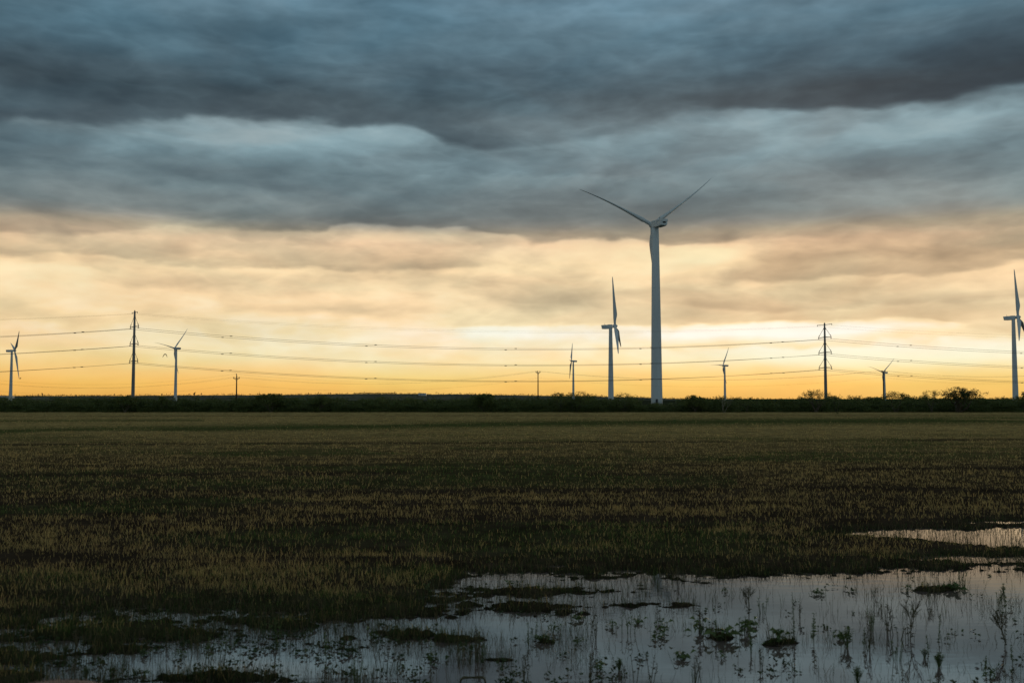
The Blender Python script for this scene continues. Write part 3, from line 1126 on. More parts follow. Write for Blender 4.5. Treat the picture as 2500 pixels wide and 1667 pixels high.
# ------------------------------------------------------------------ steel transmission poles and their lines
def steel_pole(px, Y, py_top, arm_az, half, levels, top_half, label):
    p0 = at(px, py_top, Y)
    x, y, H = p0.x, p0.y, p0.z
    root = empty('transmission_pole', (x, y, 0))
    tag(root, label, 'power pole', 'steel transmission poles')
    m = MB()
    m.tube([(0, 0, -.3), (0, 0, H * .35), (0, 0, H * .7), (0, 0, H - .5), (0, 0, H - .05)], [.48, .41, .32, .23, .22], 12)
    m.tube([(0, 0, H - .1), (0, 0, H + .35)], [.26, .03], 12)
    sh = m.build('shaft', M_steel, root)
    m = MB()
    m.tube([(0, 0, -.4), (0, 0, .55)], .75, 16)
    m.build('footing', M_concrete, root)
    a = Vector((math.sin(R(arm_az)), math.cos(R(arm_az)), 0))
    tips = []
    for pa in levels:
        z = at(px, pa, Y).z
        for sgn in (-1, 1):
            d = a * sgn
            tip = d * half + Vector((0, 0, z))
            m = MB()
            m.tube([d * .15 + Vector((0, 0, z + .12)), tip], [.13, .075], 8)
            arm = m.build('arm', M_insul, root)
            m = MB()
            m.tube([d * .2 + Vector((0, 0, z + 2.75)), tip + Vector((0, 0, .25))], .05, 6)
            for q in (.12, .88):
                e = (d * .2 + Vector((0, 0, z + 2.75))).lerp(tip + Vector((0, 0, .25)), q)
                m.tube([e - Vector((0, 0, .18)), e + Vector((0, 0, .18))], .10, 6)
            m.build('brace', M_insul, root)
            m = MB()
            m.tube([tip + Vector((0, 0, .3)), tip - Vector((0, 0, .35))], [.12, .06], 8)
            m.box(tip - Vector((0, 0, .38)), (.34, .34, .12))
            m.build('clamp', M_insul, arm)
            tips.append(Vector((x, y, 0)) + tip - Vector((0, 0, .45)))
    zt = at(px, py_top, Y).z - .35
    tt = []
    for sgn in (-1, 1):
        d = a * sgn
        m = MB()
        m.tube([d * .1 + Vector((0, 0, zt)), d * top_half + Vector((0, 0, zt + .1))], .07, 6)
        m.tube([d * top_half + Vector((0, 0, zt + .18)), d * top_half + Vector((0, 0, zt - .3))], .07, 6)
        m.build('shield_arm', M_steel, root)
        tt.append(Vector((x, y, 0)) + d * top_half + Vector((0, 0, zt - .3)))
    return tips, tt


def px_arm(px, Y, halfpx, half, far_left=True):
    ray_az = math.degrees(math.atan2((px - CX) / F, 1))
    off = math.degrees(math.asin(min(1, halfpx * Y / F / half)))
    return ray_az - off          # far tip lies to the left of the line of sight


YL, YR = 254.5, 276.0
HALF = 2.6
azL = px_arm(330, YL, 9.2, HALF)
azR = px_arm(2014, YR, 14.5, HALF)
tipsL, topL = steel_pole(329, YL, 760, azL, HALF, (798, 840, 882), 1.7, 'steel power pole on the left with three pairs of arms')
tipsR, topR = steel_pole(2013, YR, 790, azR, HALF, (824, 861, 898), 3.0, 'steel power pole on the right beside a bare bush, three pairs of arms')


def sag(a, b, drop, n=36, t0=0.0, t1=1.0):
    out = []
    for i in range(n + 1):
        t = t0 + (t1 - t0) * i / n
        p = a.lerp(b, t)
        out.append(p - Vector((0, 0, 4 * drop * t * (1 - t))))
    return out


def power_line(a, b, rad, drop, label, group, spacers=True, name='power_line', mat=None):
    """one conductor strung over both poles and on beyond them"""
    mat = mat or M_wire
    d = b - a
    dh = Vector((d.x, d.y, 0))
    aL = a - Vector((dh.x * .98, dh.y * 1.0 , 0))
    bR = b + Vector((dh.x, dh.y * .9, 0))
    pts = sag(aL, a, drop, 40, .35, 1.0) + sag(a, b, drop, 60)[1:] + sag(b, bR, drop, 40, 0, .75)[1:]
    m = MB()
    m.tube(pts, rad, 6)
    o = m.build(name, mat)
    tag(o, label, 'power line', group)
    if spacers:
        L = dh.length
        for s0, e0, lo, hi in ((aL, a, .68, 1.0), (a, b, 0, 1), (b, bR, 0, .4)):
            for f in (.125, .325, .525, .725, .925):
                if lo <= f <= hi:
                    p = s0.lerp(e0, f) - Vector((0, 0, 4 * drop * f * (1 - f)))
                    dirn = (e0 - s0).normalized()
                    mm = MB()
                    mm.tube([p - dirn * .38, p - dirn * .2, p + dirn * .2, p + dirn * .38], [.045, .115, .115, .045], 6)
                    mm.build('spacer', M_insul, o)
    return o


names = ('upper', 'middle', 'lower')
for lv in range(3):
    for sgn in (0, 1):
        a, b = tipsL[lv * 2 + sgn], tipsR[lv * 2 + sgn]
        side_ = 'near the camera' if sgn == 0 else 'away from the camera'
        side_txt = 'right-hand arms' if sgn == 0 else 'left-hand arms'
        power_line(a, b, .037, 3.9 + (.12 if sgn else 0), '%s conductor sagging between the steel poles, hung on their %s' % (names[lv], side_txt),
                   'conductors of the transmission line')
for sgn in (0, 1):
    power_line(topL[sgn], topR[sgn], .012, 3.0 + .1 * sgn,
               'thin shield wire strung over the pole tops on their %s side' % ('right' if sgn == 0 else 'left'), 'shield wires', False)


# ------------------------------------------------------------------ wooden poles
def utility_pole(px, Y, py_top, arm_py, half_px, label, ins3=True):
    p = at(px, py_top, Y)
    H = p.z
    root = empty('utility_pole', (p.x, p.y, 0))
    tag(root, label, 'power pole', 'wooden utility poles')
    m = MB()
    m.tube([(0, 0, -.2), (0, 0, H * .5), (0, 0, H - .25)], [.22, .17, .13], 10)
    m.build('shaft', M_wood, root)
    za = at(px, arm_py, Y).z
    hw = half_px * Y / F
    m = MB()
    m.box((0, -.2, za), (2 * hw, .13, .17))
    arm = m.build('crossarm', M_wood, root)
    m = MB()
    m.tube([(hw * .5, -.22, za - .06), (.02, -.18, za - .75)], .035, 6)
    m.tube([(-hw * .5, -.22, za - .06), (-.02, -.18, za - .75)], .035, 6)
    m.build('brace', M_steel, root)
    pts = []
    for sx in (-1, 1):
        m = MB()
        m.tube([(sx * hw * .93, -.2, za + .08), (sx * hw * .93, -.2, za + .2), (sx * hw * .93, -.2, za + .4)], [.06, .16, .09], 8)
        m.build('insulator', M_insul, arm)
        pts.append(Vector((p.x + sx * hw * .93, p.y - .2, za + .38)))
    m = MB()
    m.tube([(-.06, 0, H - .3), (-.1, 0, H + .05), (-.1, 0, H + .22)], [.05, .13, .08], 8)
    m.build('insulator', M_insul, root)
    pts.append(Vector((p.x - .1, p.y, H + .2)))
    pts.append(Vector((p.x, p.y - .16, za - 1.5)))
    return pts


u1 = utility_pole(578, 258, 914, 924, 7.0, 'dark wooden power pole on the left with a crossarm near its top')
u2 = utility_pole(1313.5, 285, 907, 909.5, 5.2, 'dark wooden power pole near the middle, crossarm at the very top')
u3 = utility_pole(2156, 282, 906, 908, 4.5, 'dark wooden power pole in front of the small right-hand turbine')
WN = ('left', 'right', 'top', 'lowest')
for i in range(4):
    a, b, c = u1[i], u2[i], u3[i]
    l = a - (b - a) * .9
    l.y = 255
    l.z = a.z - .5
    r = c + (c - b) * .6
    r.z = c.z
    pts = sag(l, a, 2.6) + sag(a, b, 2.6)[1:] + sag(b, c, 2.6)[1:] + sag(c, r, 1.8)[1:]
    m = MB()
    m.tube(pts, .010, 5)
    o = m.build('power_line', M_wire)
    txt = {0: 'hung on the left ends of their crossarms', 1: 'hung on the right ends of their crossarms', 2: 'carried on their very tops',
           3: 'carried lowest, below the crossarms'}[i]
    tag(o, 'faint thin wire between the wooden poles, ' + txt, 'power line', 'wires of the wooden poles')


# ------------------------------------------------------------------ far buildings
def farm_building(px0, px1, py_base, py_eave, py_ridge, Y, depth, label, name):
    a, b = at(px0, py_base, Y), at(px1, py_base, Y)
    ze, zr = at(px0, py_eave, Y).z, at(px0, py_ridge, Y).z
    w = b.x - a.x
    root = empty(name, ((a.x + b.x) / 2, Y, a.z))
    tag(root, label, 'building')
    h1, h2 = ze - a.z, zr - a.z
    m = MB()
    m.box((0, depth / 2, h1 / 2 - 1), (w, depth, h1 + 2))
    m.build('wall', M_wall, root)
    m = MB()
    o = .5
    m.add([(-w / 2 - o, -o, h1), (w / 2 + o, -o, h1), (w / 2 + o, depth / 2, h2), (-w / 2 - o, depth / 2, h2), (-w / 2 - o, depth + o, h1), (w / 2 + o, depth + o, h1)],
          [(0, 1, 2, 3), (3, 2, 5, 4), (0, 3, 4), (1, 5, 2), (0, 4, 5, 1)])
    m.build('roof', M_roof, root)
    m = MB()
    m.box((-w * .2, -.06, h1 * .4), (w * .14, .12, h1 * .75))
    m.build('door', M_turbine_dark, root)
    m = MB()
    m.box((w * .18, -.06, h1 * .6), (w * .12, .12, h1 * .35))
    m.build('window', M_turbine_dark, root)


farm_building(1021, 1040, 964, 961.5, 959.8, 2300, 10, 'small pale farm building on the far ridge', 'farm_building')
farm_building(-30, 24, 968.5, 966.6, 965.8, 1500, 14, 'long low white shed by the foot of the far left turbine', 'shed')


# ------------------------------------------------------------------ birds
def bird(px, py, Y, span_px, wing, label, head):
    """wing: list of (outward, up) fractions of the half span for the left and right wing"""
    p = at(px, py, Y)
    s = span_px / 2 * Y / F
    m = MB()
    fw = Vector((math.sin(head), math.cos(head), 0))
    sd = Vector((fw.y, -fw.x, 0))
    up = Vector((0, 0, 1))
    body = [(-.62, .05, 0), (-.42, .09, 0), (-.2, .15, -.02), (.05, .18, -.02), (.25, .14, 0), (.36, .10, .04), (.46, .09, .06), (.53, .05, .05), (.62, .015, .03)]
    rings = []
    for t, r, z in body:
        c = fw * t * s + up * z * s
        rings.append([c + (sd * math.cos(a) + up * math.sin(a) * .85) * r * s for a in np.linspace(0, 2 * np.pi, 10, endpoint=False)])
    m.loft(rings)
    for sg, prof in zip((-1, 1), wing):
        rings = []
        for (o, z, ch, sw) in prof:
            c = sd * sg * o * s + up * z * s + fw * (sw + .05) * s
            rings.append([c + fw * ch * s * .5, c + (up + sd * sg * .9) * .11 * s * ch / .6, c - fw * ch * s * .5, c - (up + sd * sg * .9) * .11 * s * ch / .6])
        m.loft(rings)
    m.add([fw * -.55 * s + sd * .04 * s, fw * -.55 * s - sd * .04 * s, fw * -.95 * s - sd * .16 * s + up * .02 * s, fw * -.95 * s + sd * .16 * s + up * .02 * s,
           fw * -.55 * s + up * .05 * s, fw * -.93 * s + up * .05 * s],
          [(0, 1, 2, 3), (4, 0, 3, 5), (1, 4, 5, 2), (0, 4, 1), (2, 5, 3)])
    o = m.build('bird', M_bird, None, True)
    o.location = p
    tag(o, label, 'bird', 'birds in flight')


down = [(.0, .14, .6, 0), (.3, .06, .66, .03), (.55, -.25, .6, .02), (.8, -.75, .48, -.05), (1.0, -1.3, .16, -.15)]
bird(403, 865, 150, 12, (down, down), 'dark bird with both wings swept down, beside the turbine near the left pole', R(8))
flat = [(.0, .10, .42, 0), (.35, .14, .42, .05), (.7, .05, .3, -.02), (1.0, -.02, .08, -.14)]
rais = [(.0, .10, .42, 0), (.3, .22, .42, .05), (.6, .42, .3, -.02), (.9, .62, .08, -.14)]
bird(49, 924, 150, 9.5, (flat, rais), 'dark bird with one wing raised, at the lowest blade tip of the far left turbine', R(35))


# ------------------------------------------------------------------ trees and thicket
def leaf_col(n, rng, base=(.12, .15, .045), v=.42):  # base green raised to lift backlit foliage out of black
    k = rng.normal(1, v, n).clip(.35, 1.9)[:, None]
    h = rng.normal(0, .12, n)[:, None]
    c = np.array([base]) * k * np.concatenate([1 + h, 1 + h * .3, 1 - h], 1)
    return np.concatenate([np.clip(c, .005, 1), np.ones((n, 1))], 1)


def bush_mesh(seed, w=3.2, h=3.6, n=3800, twigs=16):
    """one spreading thorn bush about w wide and h high: leaf clumps through an uneven crown"""
    rng = np.random.default_rng(seed)
    lobes = []
    for i in range(rng.integers(6, 10)):
        a = rng.uniform(0, 2 * np.pi)
        r = w * .36 * rng.random() ** .6
        zz = h * rng.uniform(.28, .82)
        s = w * rng.uniform(.2, .34)
        lobes.append((r * math.cos(a), r * math.sin(a), zz, s, s * rng.uniform(.55, .85)))
    for a in np.linspace(0, 2 * np.pi, 6, endpoint=False):
        lobes.append((w * .3 * math.cos(a), w * .3 * math.sin(a), h * .18, w * .28, h * .2))
    L = np.array(lobes)
    pick = rng.integers(0, len(L), n)
    d = rng.normal(size=(n, 3))
    d /= np.linalg.norm(d, axis=1)[:, None]
    rad = rng.uniform(.45, 1.08, n) ** .7
    c = L[pick, :3] + d * rad[:, None] * L[pick][:, [3, 3, 4]]
    # sprays sticking out of the top
    for i in range(twigs):
        a = rng.uniform(0, 2 * np.pi)
        r = w * .4 * rng.random()
        ln = h * rng.uniform(.1, .24)
        t = rng.random(22)
        b = np.array([r * math.cos(a), r * math.sin(a), h * rng.uniform(.72, .88)])
        dirv = np.array([math.cos(a) * .5, math.sin(a) * .5, 1.0])
        c = np.concatenate([c, b + t[:, None] * dirv * ln + rng.normal(0, .1, (22, 3))])
    c[:, 2] = np.maximum(c[:, 2], .05)
    s = rng.uniform(.09, .25, len(c))
    q = rand_quads(c, s, rng)
    return q, leaf_col(len(c), rng)


PROFILE = ([-400, 0, 100, 300, 420, 560, 620, 660, 720, 785, 830, 960, 1080, 1180, 1260, 1340, 1440, 1500, 1540, 1575, 1650, 1690, 1740, 1800, 1900, 2500, 2900],
           [968, 968, 972, 966, 970, 971, 965, 962, 969, 967, 972, 970, 973, 962, 970, 966, 965, 970, 966, 983, 983, 968, 969, 969, 968, 969, 969])


def build_thicket():
    protos = []
    for i in range(10):
        q, c = bush_mesh(100 + i)
        o = quads_mesh('thorn_bush', q, M_leaf, c)
        protos.append(o)
    rng = np.random.default_rng(8)
    used = set()
    count = 0
    for row, (Y, step, hk) in enumerate(((251.5, 46, .60), (254.5, 46, .86), (260, 48, .98), (269, 54, 1.0), (282, 60, 1.0))):
        for px in np.arange(-190, 2700, step):
            px = px + rng.uniform(-11, 11)
            y = Y + rng.uniform(-1.6, 1.6)
            top = np.interp(px, *PROFILE)
            zt = CAM_H + (HORIZON - top) / F * y
            H = max(1.3, zt * hk * rng.uniform(.82, 1.10))
            W = rng.uniform(1.4, 2.1) * (.75 + .25 * hk)
            k = int(rng.integers(0, 10))
            src = protos[k]
            if k in used:
                o = src.copy()
                COL.objects.link(o)
            else:
                o = src
                used.add(k)
            x = (px - CX) / F * y
            o.location = (x, y, float(ground_z(np.array([x]), np.array([y]))[0]) - .05)
            o.rotation_euler = (0, 0, rng.uniform(0, 6.28))
            o.scale = (W, W, H / 3.75)
            count += 1
            tag(o, 'low dark green thorn bush in the unbroken thicket along the far edge of the field', 'bush', 'thorn bushes of the thicket')
    print('thicket bushes', count)


build_thicket()


def tree(name, px, Y, py_top, halfw_px, label, seed, forks=4, leafy=1.0, leaf_s=.3, lean=0.0, trunk_r=.16, thick=1.0, cat='tree', flat=False, mat=None,
         splits=4, group=None, base=(.11, .14, .042), per_tip=10):
    rng = np.random.default_rng(seed)
    rr = random.Random(seed)
    top = at(px, py_top, Y)
    H = top.z
    W = halfw_px * Y / F
    root = empty(name, (top.x, Y, -.05))
    tag(root, label, cat, group)
    m = MB()
    tips = []

    def grow(p, d, length, r, depth):
        pts, rad = [p], [r]
        q = p.copy()
        dd = d.copy()
        nseg = 3
        for i in range(nseg):
            dd = (dd + Vector((rr.gauss(0, .16), rr.gauss(0, .16), rr.gauss(0.02, .10)))).normalized()
            q = q + dd * length / nseg
            pts.append(q.copy())
            rad.append(r * (1 - .42 * (i + 1) / nseg))
        m.tube(pts, rad, 5 if depth else 7, cap=False)
        if depth >= splits:
            tips.append((q.copy(), dd.copy()))
            return
        if depth >= splits - 2:
            tips.append((pts[2].copy(), dd.copy()))
        nb = 2 if rr.random() < .55 else 3
        for i in range(nb):
            a = rr.uniform(0, 2 * math.pi)
            sp = rr.uniform(.35, .85)
            side = dd.orthogonal().normalized()
            side.rotate(Matrix.Rotation(a, 3, dd))
            nd = (dd + side * sp + Vector((0, 0, .12 if not flat else -.02 * depth))).normalized()
            grow(q, nd, length * rr.uniform(.62, .82), rad[-1] * rr.uniform(.6, .8), depth + 1)
    for i in range(forks):
        a = 2 * math.pi * i / forks + rr.uniform(-.4, .4)
        sp = rr.uniform(.3, .8)
        d = Vector((math.cos(a) * sp + lean, math.sin(a) * sp, 1.0)).normalized()
        grow(Vector((rr.uniform(-.2, .2), rr.uniform(-.2, .2), 0)), d, H * .34, trunk_r * thick * rr.uniform(.6, 1.0), 0)
    V = np.array(m.v)
    zt = V[:, 2].max()
    sw = np.percentile(np.abs(V[:, 0]), 98)
    S = np.array([W / sw, W / sw, H / zt])
    V = V * S
    m.v = [tuple(v) for v in V]
    m.build('trunk', mat or M_bark, root)
    if leafy > 0:
        T = np.array([tuple(t[0]) for t in tips]) * S
        keep = rng.random(len(T)) < min(1, leafy + .15)
        T = T[keep]
        per = max(4, int(per_tip * 1.6 * leafy))
        c = np.repeat(T, per, 0) + rng.normal(0, 1, (len(T) * per, 3)) * np.array([.30, .30, .2]) * (.6 + .4 * leafy)
        c[:, 2] = np.minimum(c[:, 2], H * 1.02)
        q = rand_quads(c, rng.uniform(leaf_s * .4, leaf_s * .8, len(c)), rng)
        quads_mesh('crown', q, M_leaf, leaf_col(len(c), rng, base), root)
    return root


tree('spreading_tree', 2338, 249.5, 945, 46, 'broad spreading tree, widest on the skyline at the right, gaps in its crown', 21, 5, 1.0, .42, trunk_r=.34, flat=True, per_tip=12, splits=4, base=(.06, .075, .025))
tree('sparse_tree', 2274, 249.0, 953, 22, 'thin half-bare tree just left of the broad spreading tree', 22, 3, .5, .36, trunk_r=.22)
tree('leafy_tree', 2187, 249.5, 955, 26, 'round thin-leaved tree right of the wooden pole on the right', 23, 4, .7, .36, trunk_r=.12)
tree('bare_bush', 1992, 249.5, 950, 36, 'mostly bare bush with long upright twigs beside the right steel pole', 24, 6, .5, .36, trunk_r=.24, cat='bush')
tree('bare_bush', 2040, 250.5, 958, 16, 'few bare leaning twigs right of the right steel pole', 35, 2, 0, .3, lean=.35, trunk_r=.16, cat='bush', splits=3)
tree('dead_tree', 1766, 249.0, 968, 20, 'pale dead branches standing in the thicket right of the nearest turbine', 25, 3, 0, .3, lean=.2, trunk_r=.2, mat=M_deadwood)
tree('leafy_tree', 1697, 250.0, 965, 30, 'dense small tree right of the nearest turbine tower', 26, 5, 1.0, .45, trunk_r=.14, per_tip=9)
tree('leafy_tree', 1523, 250.5, 957, 30, 'sparse-topped tree between the side-on turbine and the nearest one', 27, 4, .6, .34, trunk_r=.13)
tree('leafy_tree', 1408, 250.5, 956, 32, 'open-crowned tree right in front of the small middle turbine', 28, 4, .75, .36, trunk_r=.13)
tree('leafy_tree', 1368, 251.0, 957, 28, 'ragged thin tree left of the small middle turbine foot', 29, 4, .5, .36, trunk_r=.13)
tree('dense_tree', 1184, 250.5, 962, 28, 'dense dark tree left of the middle wooden pole', 30, 5, 1.0, .45, trunk_r=.14, per_tip=10)
tree('dense_tree', 662, 250.5, 961, 32, 'dense dark tree right of the left wooden pole, highest there', 31, 5, 1.0, .45, trunk_r=.14, per_tip=10)
tree('dense_tree', 782, 251.0, 966, 26, 'smaller dark tree in the thicket right of the highest left one', 32, 5, .9, .42, trunk_r=.12, per_tip=9)
tree('sparse_tree', 2497, 249.5, 957, 20, 'leafy tree cut off by the right edge of the frame', 33, 4, .8, .36, trunk_r=.12)
tree('leafy_tree', 305, 247.5, 965, 24, 'dark tree in front of the left steel pole foot', 34, 4, .9, .42, trunk_r=.12, per_tip=12)
tree('leafy_tree', 400, 250.5, 967, 20, 'small dark tree left of the turbine near the left steel pole', 36, 4, .7, .38, trunk_r=.1)
tree('sparse_tree', 1822, 249.5, 970, 20, 'low scraggy tree between the dead branches and the right steel pole', 37, 3, .5, .34, trunk_r=.1)


# ------------------------------------------------------------------ weeds standing in the field and the water
def weed(kind, px, py, hpx, label, seed, wpx=None, dry=False, group=None):
    rng = random.Random(seed)
    gx, gy = ground(px, py)
    s = F / math.hypot(gy, CAM_H) * 1.0
    h = hpx / s
    w = (wpx or hpx * .5) / s
    z = 0.0 if gy < 45 else float(ground_z(np.array([gx]), np.array([gy]))[0])
    m = MB()
    lf = []

    def leaf(p, d, ln, wd, droop=.3):
        d = d.normalized()
        sdv = d.cross(Vector((0, 0, 1)))
        if sdv.length < .01:
            sdv = Vector((1, 0, 0))
        sdv = sdv.normalized()
        sdv.rotate(Matrix.Rotation(rng.uniform(-1, 1), 3, d))
        p1 = p + d * ln * .5
        p2 = p + d * ln - Vector((0, 0, ln * droop))
        lf.append((p, p1 + sdv * wd, p2, p1 - sdv * wd))
    if kind == 'spike':
        b = Vector((rng.uniform(-.1, .1) * h, 0, h))
        m.tube([(0, 0, -.04), b * .5 + Vector((rng.uniform(-.03, .03) * h, 0, 0)), b], [.006, .005, .003], 5)
        for i in range(46):
            t = rng.uniform(.12, 1.0)
            a = rng.uniform(0, 6.28)
            leaf(b * t, Vector((math.cos(a), math.sin(a), .7)), w * rng.uniform(.35, .6) * (1.15 - .6 * t), w * .10, .25)
    elif kind == 'stems':
        for i in range(5):
            x0 = rng.uniform(-.5, .5) * w
            b = Vector((x0 + rng.uniform(-.3, .3) * w, rng.uniform(-.2, .2) * w, h * rng.uniform(.6, 1)))
            m.tube([(x0, 0, -.04), (Vector((x0, 0, 0)) + b) * .5, b], [.005, .0045, .003], 5)
            for k in range(7):
                a = rng.uniform(0, 6.28)
                leaf(Vector((x0, 0, 0)).lerp(b, rng.uniform(.3, 1)), Vector((math.cos(a), math.sin(a), .9)), h * .16, h * .02, .2)
    elif kind == 'bushy':
        for i in range(16):
            a = rng.uniform(0, 6.28)
            sp = rng.uniform(.1, 1.0)
            b = Vector((math.cos(a) * w * .5 * sp, math.sin(a) * w * .5 * sp, h * (1.0 - .35 * sp) * rng.uniform(.75, 1)))
            m.tube([(0, 0, -.04), b * .5 + Vector((0, 0, h * .06)), b], [.004, .0035, .0025], 4)
            for k in range(9):
                aa = rng.uniform(0, 6.28)
                leaf(b * rng.uniform(.45, 1), Vector((math.cos(aa), math.sin(aa), .8)), h * rng.uniform(.14, .24), h * .022, .15)
    elif kind == 'branchy':
        def br(p, d, ln, r, dep):
            q = p + d * ln
            mid = p + d * ln * .5 + Vector((rng.uniform(-.06, .06), rng.uniform(-.06, .06), 0)) * ln
            m.tube([p, mid, q], [r, r * .85, r * .7], 4, cap=False)
            if dep == 0:
                return
            for i in range(3):
                nd = (d + Vector((rng.uniform(-.75, .75), rng.uniform(-.5, .5), rng.uniform(.0, .3)))).normalized()
                br(p + d * ln * rng.uniform(.5, 1.0), nd, ln * rng.uniform(.6, .8), r * .72, dep - 1)
        br(Vector((0, 0, -.04)), Vector((.05, 0, 1)).normalized(), h * .42, .008, 4)
        V = np.array(m.v)
        V[:, 2] *= h / V[:, 2].max()
        V[:, 0] *= w * .5 / np.abs(V[:, 0]).max()
        V[:, 1] *= w * .4 / np.abs(V[:, 1]).max()
        m.v = [tuple(v) for v in V]
        for i in range(16):
            a = rng.uniform(0, 6.28)
            leaf(Vector((0, 0, h * rng.uniform(.05, .35))), Vector((math.cos(a), math.sin(a), .5)), h * .12, h * .02, .2)
    else:   # leafy: broad arching leaves
        m.tube([(0, 0, -.04), (0, 0, h * .5)], [.008, .005], 5)
        for i in range(22):
            a = rng.uniform(0, 6.28)
            p = Vector((rng.gauss(0, w * .16), rng.gauss(0, w * .16), h * rng.uniform(.05, .75)))
            leaf(p, Vector((math.cos(a), math.sin(a), rng.uniform(.2, 1.0))), w * rng.uniform(.3, .5), w * .085, .45)
    root = empty('weed', (gx, gy, z), rng.uniform(-.3, .3))
    tag(root, label, 'weed', group or ('weeds in the flooded hollow' if gy < 45 else 'weeds in the field'))
    m.build('stem', M_weed_dry if dry else M_weed, root)
    if lf:
        l = MB()
        for q in lf:
            l.add(q, [(0, 1, 2, 3)])
        l.build('leaf_tuft', M_weed_dry if dry else M_weed, root)
    return root


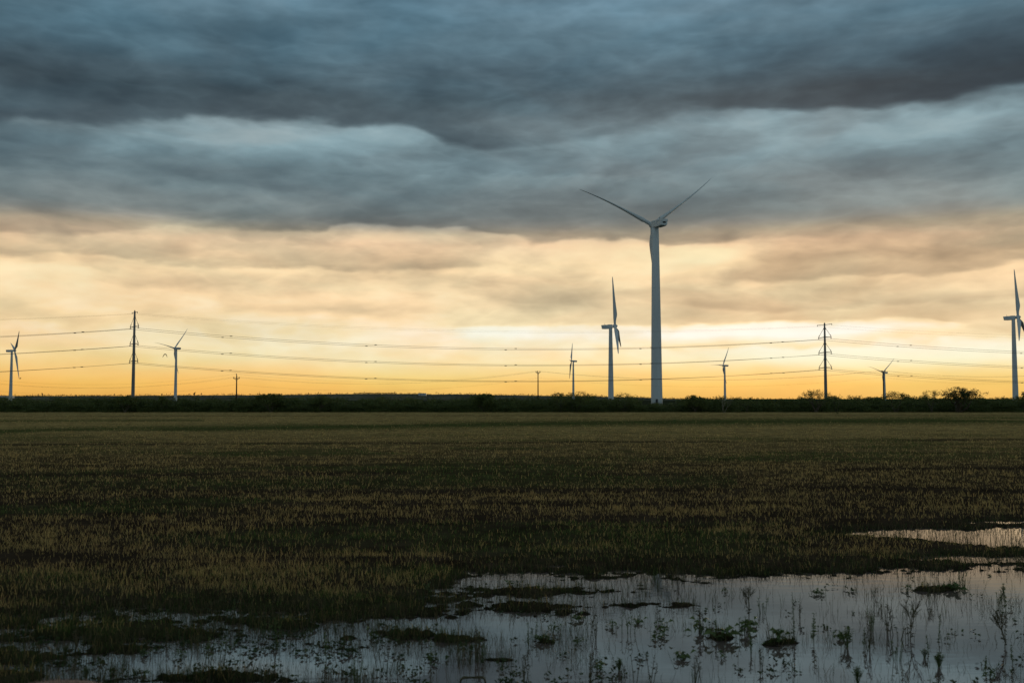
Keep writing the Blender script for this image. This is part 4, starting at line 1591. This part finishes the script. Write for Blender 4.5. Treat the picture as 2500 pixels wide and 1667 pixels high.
WEEDS = [
    ('spike', 1987, 1570, 68, 'tall dense green spike weed, thickest of the upright ones in the right water', 24, False),
    ('spike', 1938, 1562, 112, 'tallest thin leafy stalk left of the dense green spike', 16, False),
    ('spike', 2291, 1566, 64, 'slim dark spike between the two dry branching weeds', 12, False),
    ('spike', 2266, 1588, 38, 'short green stub just left of the slim dark spike', 10, False),
    ('spike', 2456, 1492, 66, 'leafy dark stalk by the right edge near the far shore', 16, False),
    ('stems', 2440, 1486, 52, 'pair of thin stalks left of the leafy one at the right edge', 18, False),
    ('bushy', 2068, 1580, 52, 'round fan-shaped pale green weed in the right water', 46, False),
    ('bushy', 2292, 1628, 40, 'small fan-topped weed below the slim dark spike', 26, False),
    ('bushy', 2094, 1668, 44, 'fan-topped weed at the bottom edge, right of the dense spike', 30, False),
    ('leafy', 1897, 1570, 34, 'dark tangled clump below the tallest thin stalk', 60, False),
    ('branchy', 2222, 1562, 106, 'pale dry branching weed with a V-shaped crown right of the fan-shaped weed', 78, True),
    ('branchy', 2452, 1580, 92, 'dry branching weed with wide arms at the right edge', 92, True),
    ('branchy', 1828, 1505, 78, 'thin dry branching weed near the far shore', 62, True),
    ('leafy', 1826, 1545, 34, 'weed with pointed dark leaves under the thin dry branching one', 50, False),
    ('leafy', 1622, 1545, 44, 'arching broad-leaved weed in open water, left of the pointed-leaf plants', 42, False),
    ('leafy', 1712, 1545, 42, 'star-shaped broad-leaved weed with one tall thin stem', 58, False),
    ('stems', 1712, 1545, 70, 'thin bare stems rising behind the star-shaped weed', 12, True),
    ('leafy', 1772, 1562, 26, 'low dark mat of leaves right of the star-shaped weed', 74, False),
    ('leafy', 1351, 1542, 24, 'small single dark plant in open water left of centre right', 34, False),
    ('leafy', 1325, 1567, 16, 'flat dark cushion of weed below the small single plant', 46, False),
    ('leafy', 1465, 1636, 26, 'low rosette weed near the bottom, left of the pale grass tuft', 36, False),
    ('bushy', 1512, 1636, 34, 'small upright weed beside the low rosette weed', 20, False),
    ('stems', 1570, 1668, 66, 'pale dry grass tuft at the bottom edge right of the middle', 60, True),
    ('stems', 1530, 1545, 60, 'upright thin stalks left of the arching weed', 34, False),
    ('stems', 640, 1556, 44, 'green reed clump on the left shore', 34, False),
    ('stems', 676, 1568, 62, 'tall curved reeds right of the left reed clump', 24, False),
    ('spike', 797, 1612, 64, 'dark ragged stalk in the left water', 20, False),
    ('stems', 946, 1640, 58, 'clump of thin stalks at the bottom left of the middle', 54, True),
    ('spike', 1050, 1622, 56, 'single dark leaning stalk left of the bent reed', 16, False),
    ('leafy', 905, 1556, 30, 'bright green tuft on the left mud bank', 34, False),
    ('stems', 1172, 1610, 44, 'sparse thin stalks above the bent reed', 26, False),
    ('leafy', 350, 1600, 18, 'small dark clump on the left water', 30, False),
    ('stems', 525, 1618, 70, 'green grass clump standing in the left water', 60, False),
    ('bushy', 210, 1655, 30, 'small dark weed near the pale verge', 24, False),
    ('stems', 2260, 1470, 46, 'thin broken stems near the far right shore', 50, True),
    ('leafy', 2325, 1440, 14, 'dark cushion of weed off the far right shore', 60, False),
    ('leafy', 1045, 1448, 34, 'green tuft at the tip of the mud spit', 26, False),
    ('leafy', 1244, 1440, 30, 'yellow green tuft on the mud spit', 30, False),
    ('leafy', 1648, 1037, 15, 'lone dark bushy weed on the green strip of the field', 13, False),
    ('leafy', 108, 1016, 9, 'small dark weed at the far left edge of the field', 5, False),
    ('stems', 72, 1034, 10, 'low dark weeds on the left of the field, left one of a pair', 10, False),
    ('stems', 86, 1034, 9, 'low dark weeds on the left of the field, right one of a pair', 7, False),
    ('leafy', 61, 1044, 9, 'small dark tuft nearest on the far left field', 5, False),
    ('leafy', 2044, 1012, 6, 'tiny leaning dark weed below the right steel pole', 8, False),
]
for i, (kd, px, py, hp, lab, wp, dry) in enumerate(WEEDS):
    weed(kd, px, py, hp, lab, 300 + i, wp, dry)

# many more small weeds of a few sorts, all much alike
SMALL = 'small dark green weed among many alike scattered over the open flood water'
wrng = np.random.default_rng(40)
wproto = [weed(k, 1300 + 150 * i, 1560, h, SMALL, 500 + i, w, d, 'small weeds in the flood water')
          for i, (k, h, w, d) in enumerate((('stems', 44, 22, False), ('stems', 60, 36, True), ('leafy', 22, 34, False), ('spike', 46, 14, False),
                                            ('bushy', 30, 24, False), ('leafy', 16, 44, False), ('stems', 36, 40, True)))]
placed = 0
while placed < 62:
    px = wrng.uniform(-20, 2520)
    py = wrng.uniform(1405, 1675)
    gx, gy = ground(px, py)
    if float(wetness(np.array([gx]), np.array([gy]))[0]) < .1:
        continue
    if fbm(np.array([gx * .5]), np.array([gy * .7]), 2, 99)[0] < wrng.uniform(.3, .65):
        continue
    k = int(wrng.choice([0, 0, 1, 1, 2, 2, 3, 4, 5, 6]))
    o = copy_tree(wproto[k])
    o.location = (gx, gy, 0)
    o.rotation_euler = (0, 0, wrng.uniform(0, 6.28))
    sc_ = wrng.uniform(.55, 1.15)
    o.scale = (sc_, sc_, sc_ * wrng.uniform(.8, 1.15))
    placed += 1

# bent reed bridging the water at the bottom
gx, gy = ground(1155, 1668)
m = MB()
m.tube([(-.17, 0, -.05), (-.15, 0, .05), (-.12, 0, .075), (.12, .02, .07), (.14, .02, .05), (.17, .02, -.05)], [.012, .016, .019, .019, .015, .010], 6)
o = m.build('bent_reed', M_weed_dry)
o.location = (gx, gy, 0)
tag(o, 'dark reed bent flat like a small bridge at the bottom edge', 'reed')
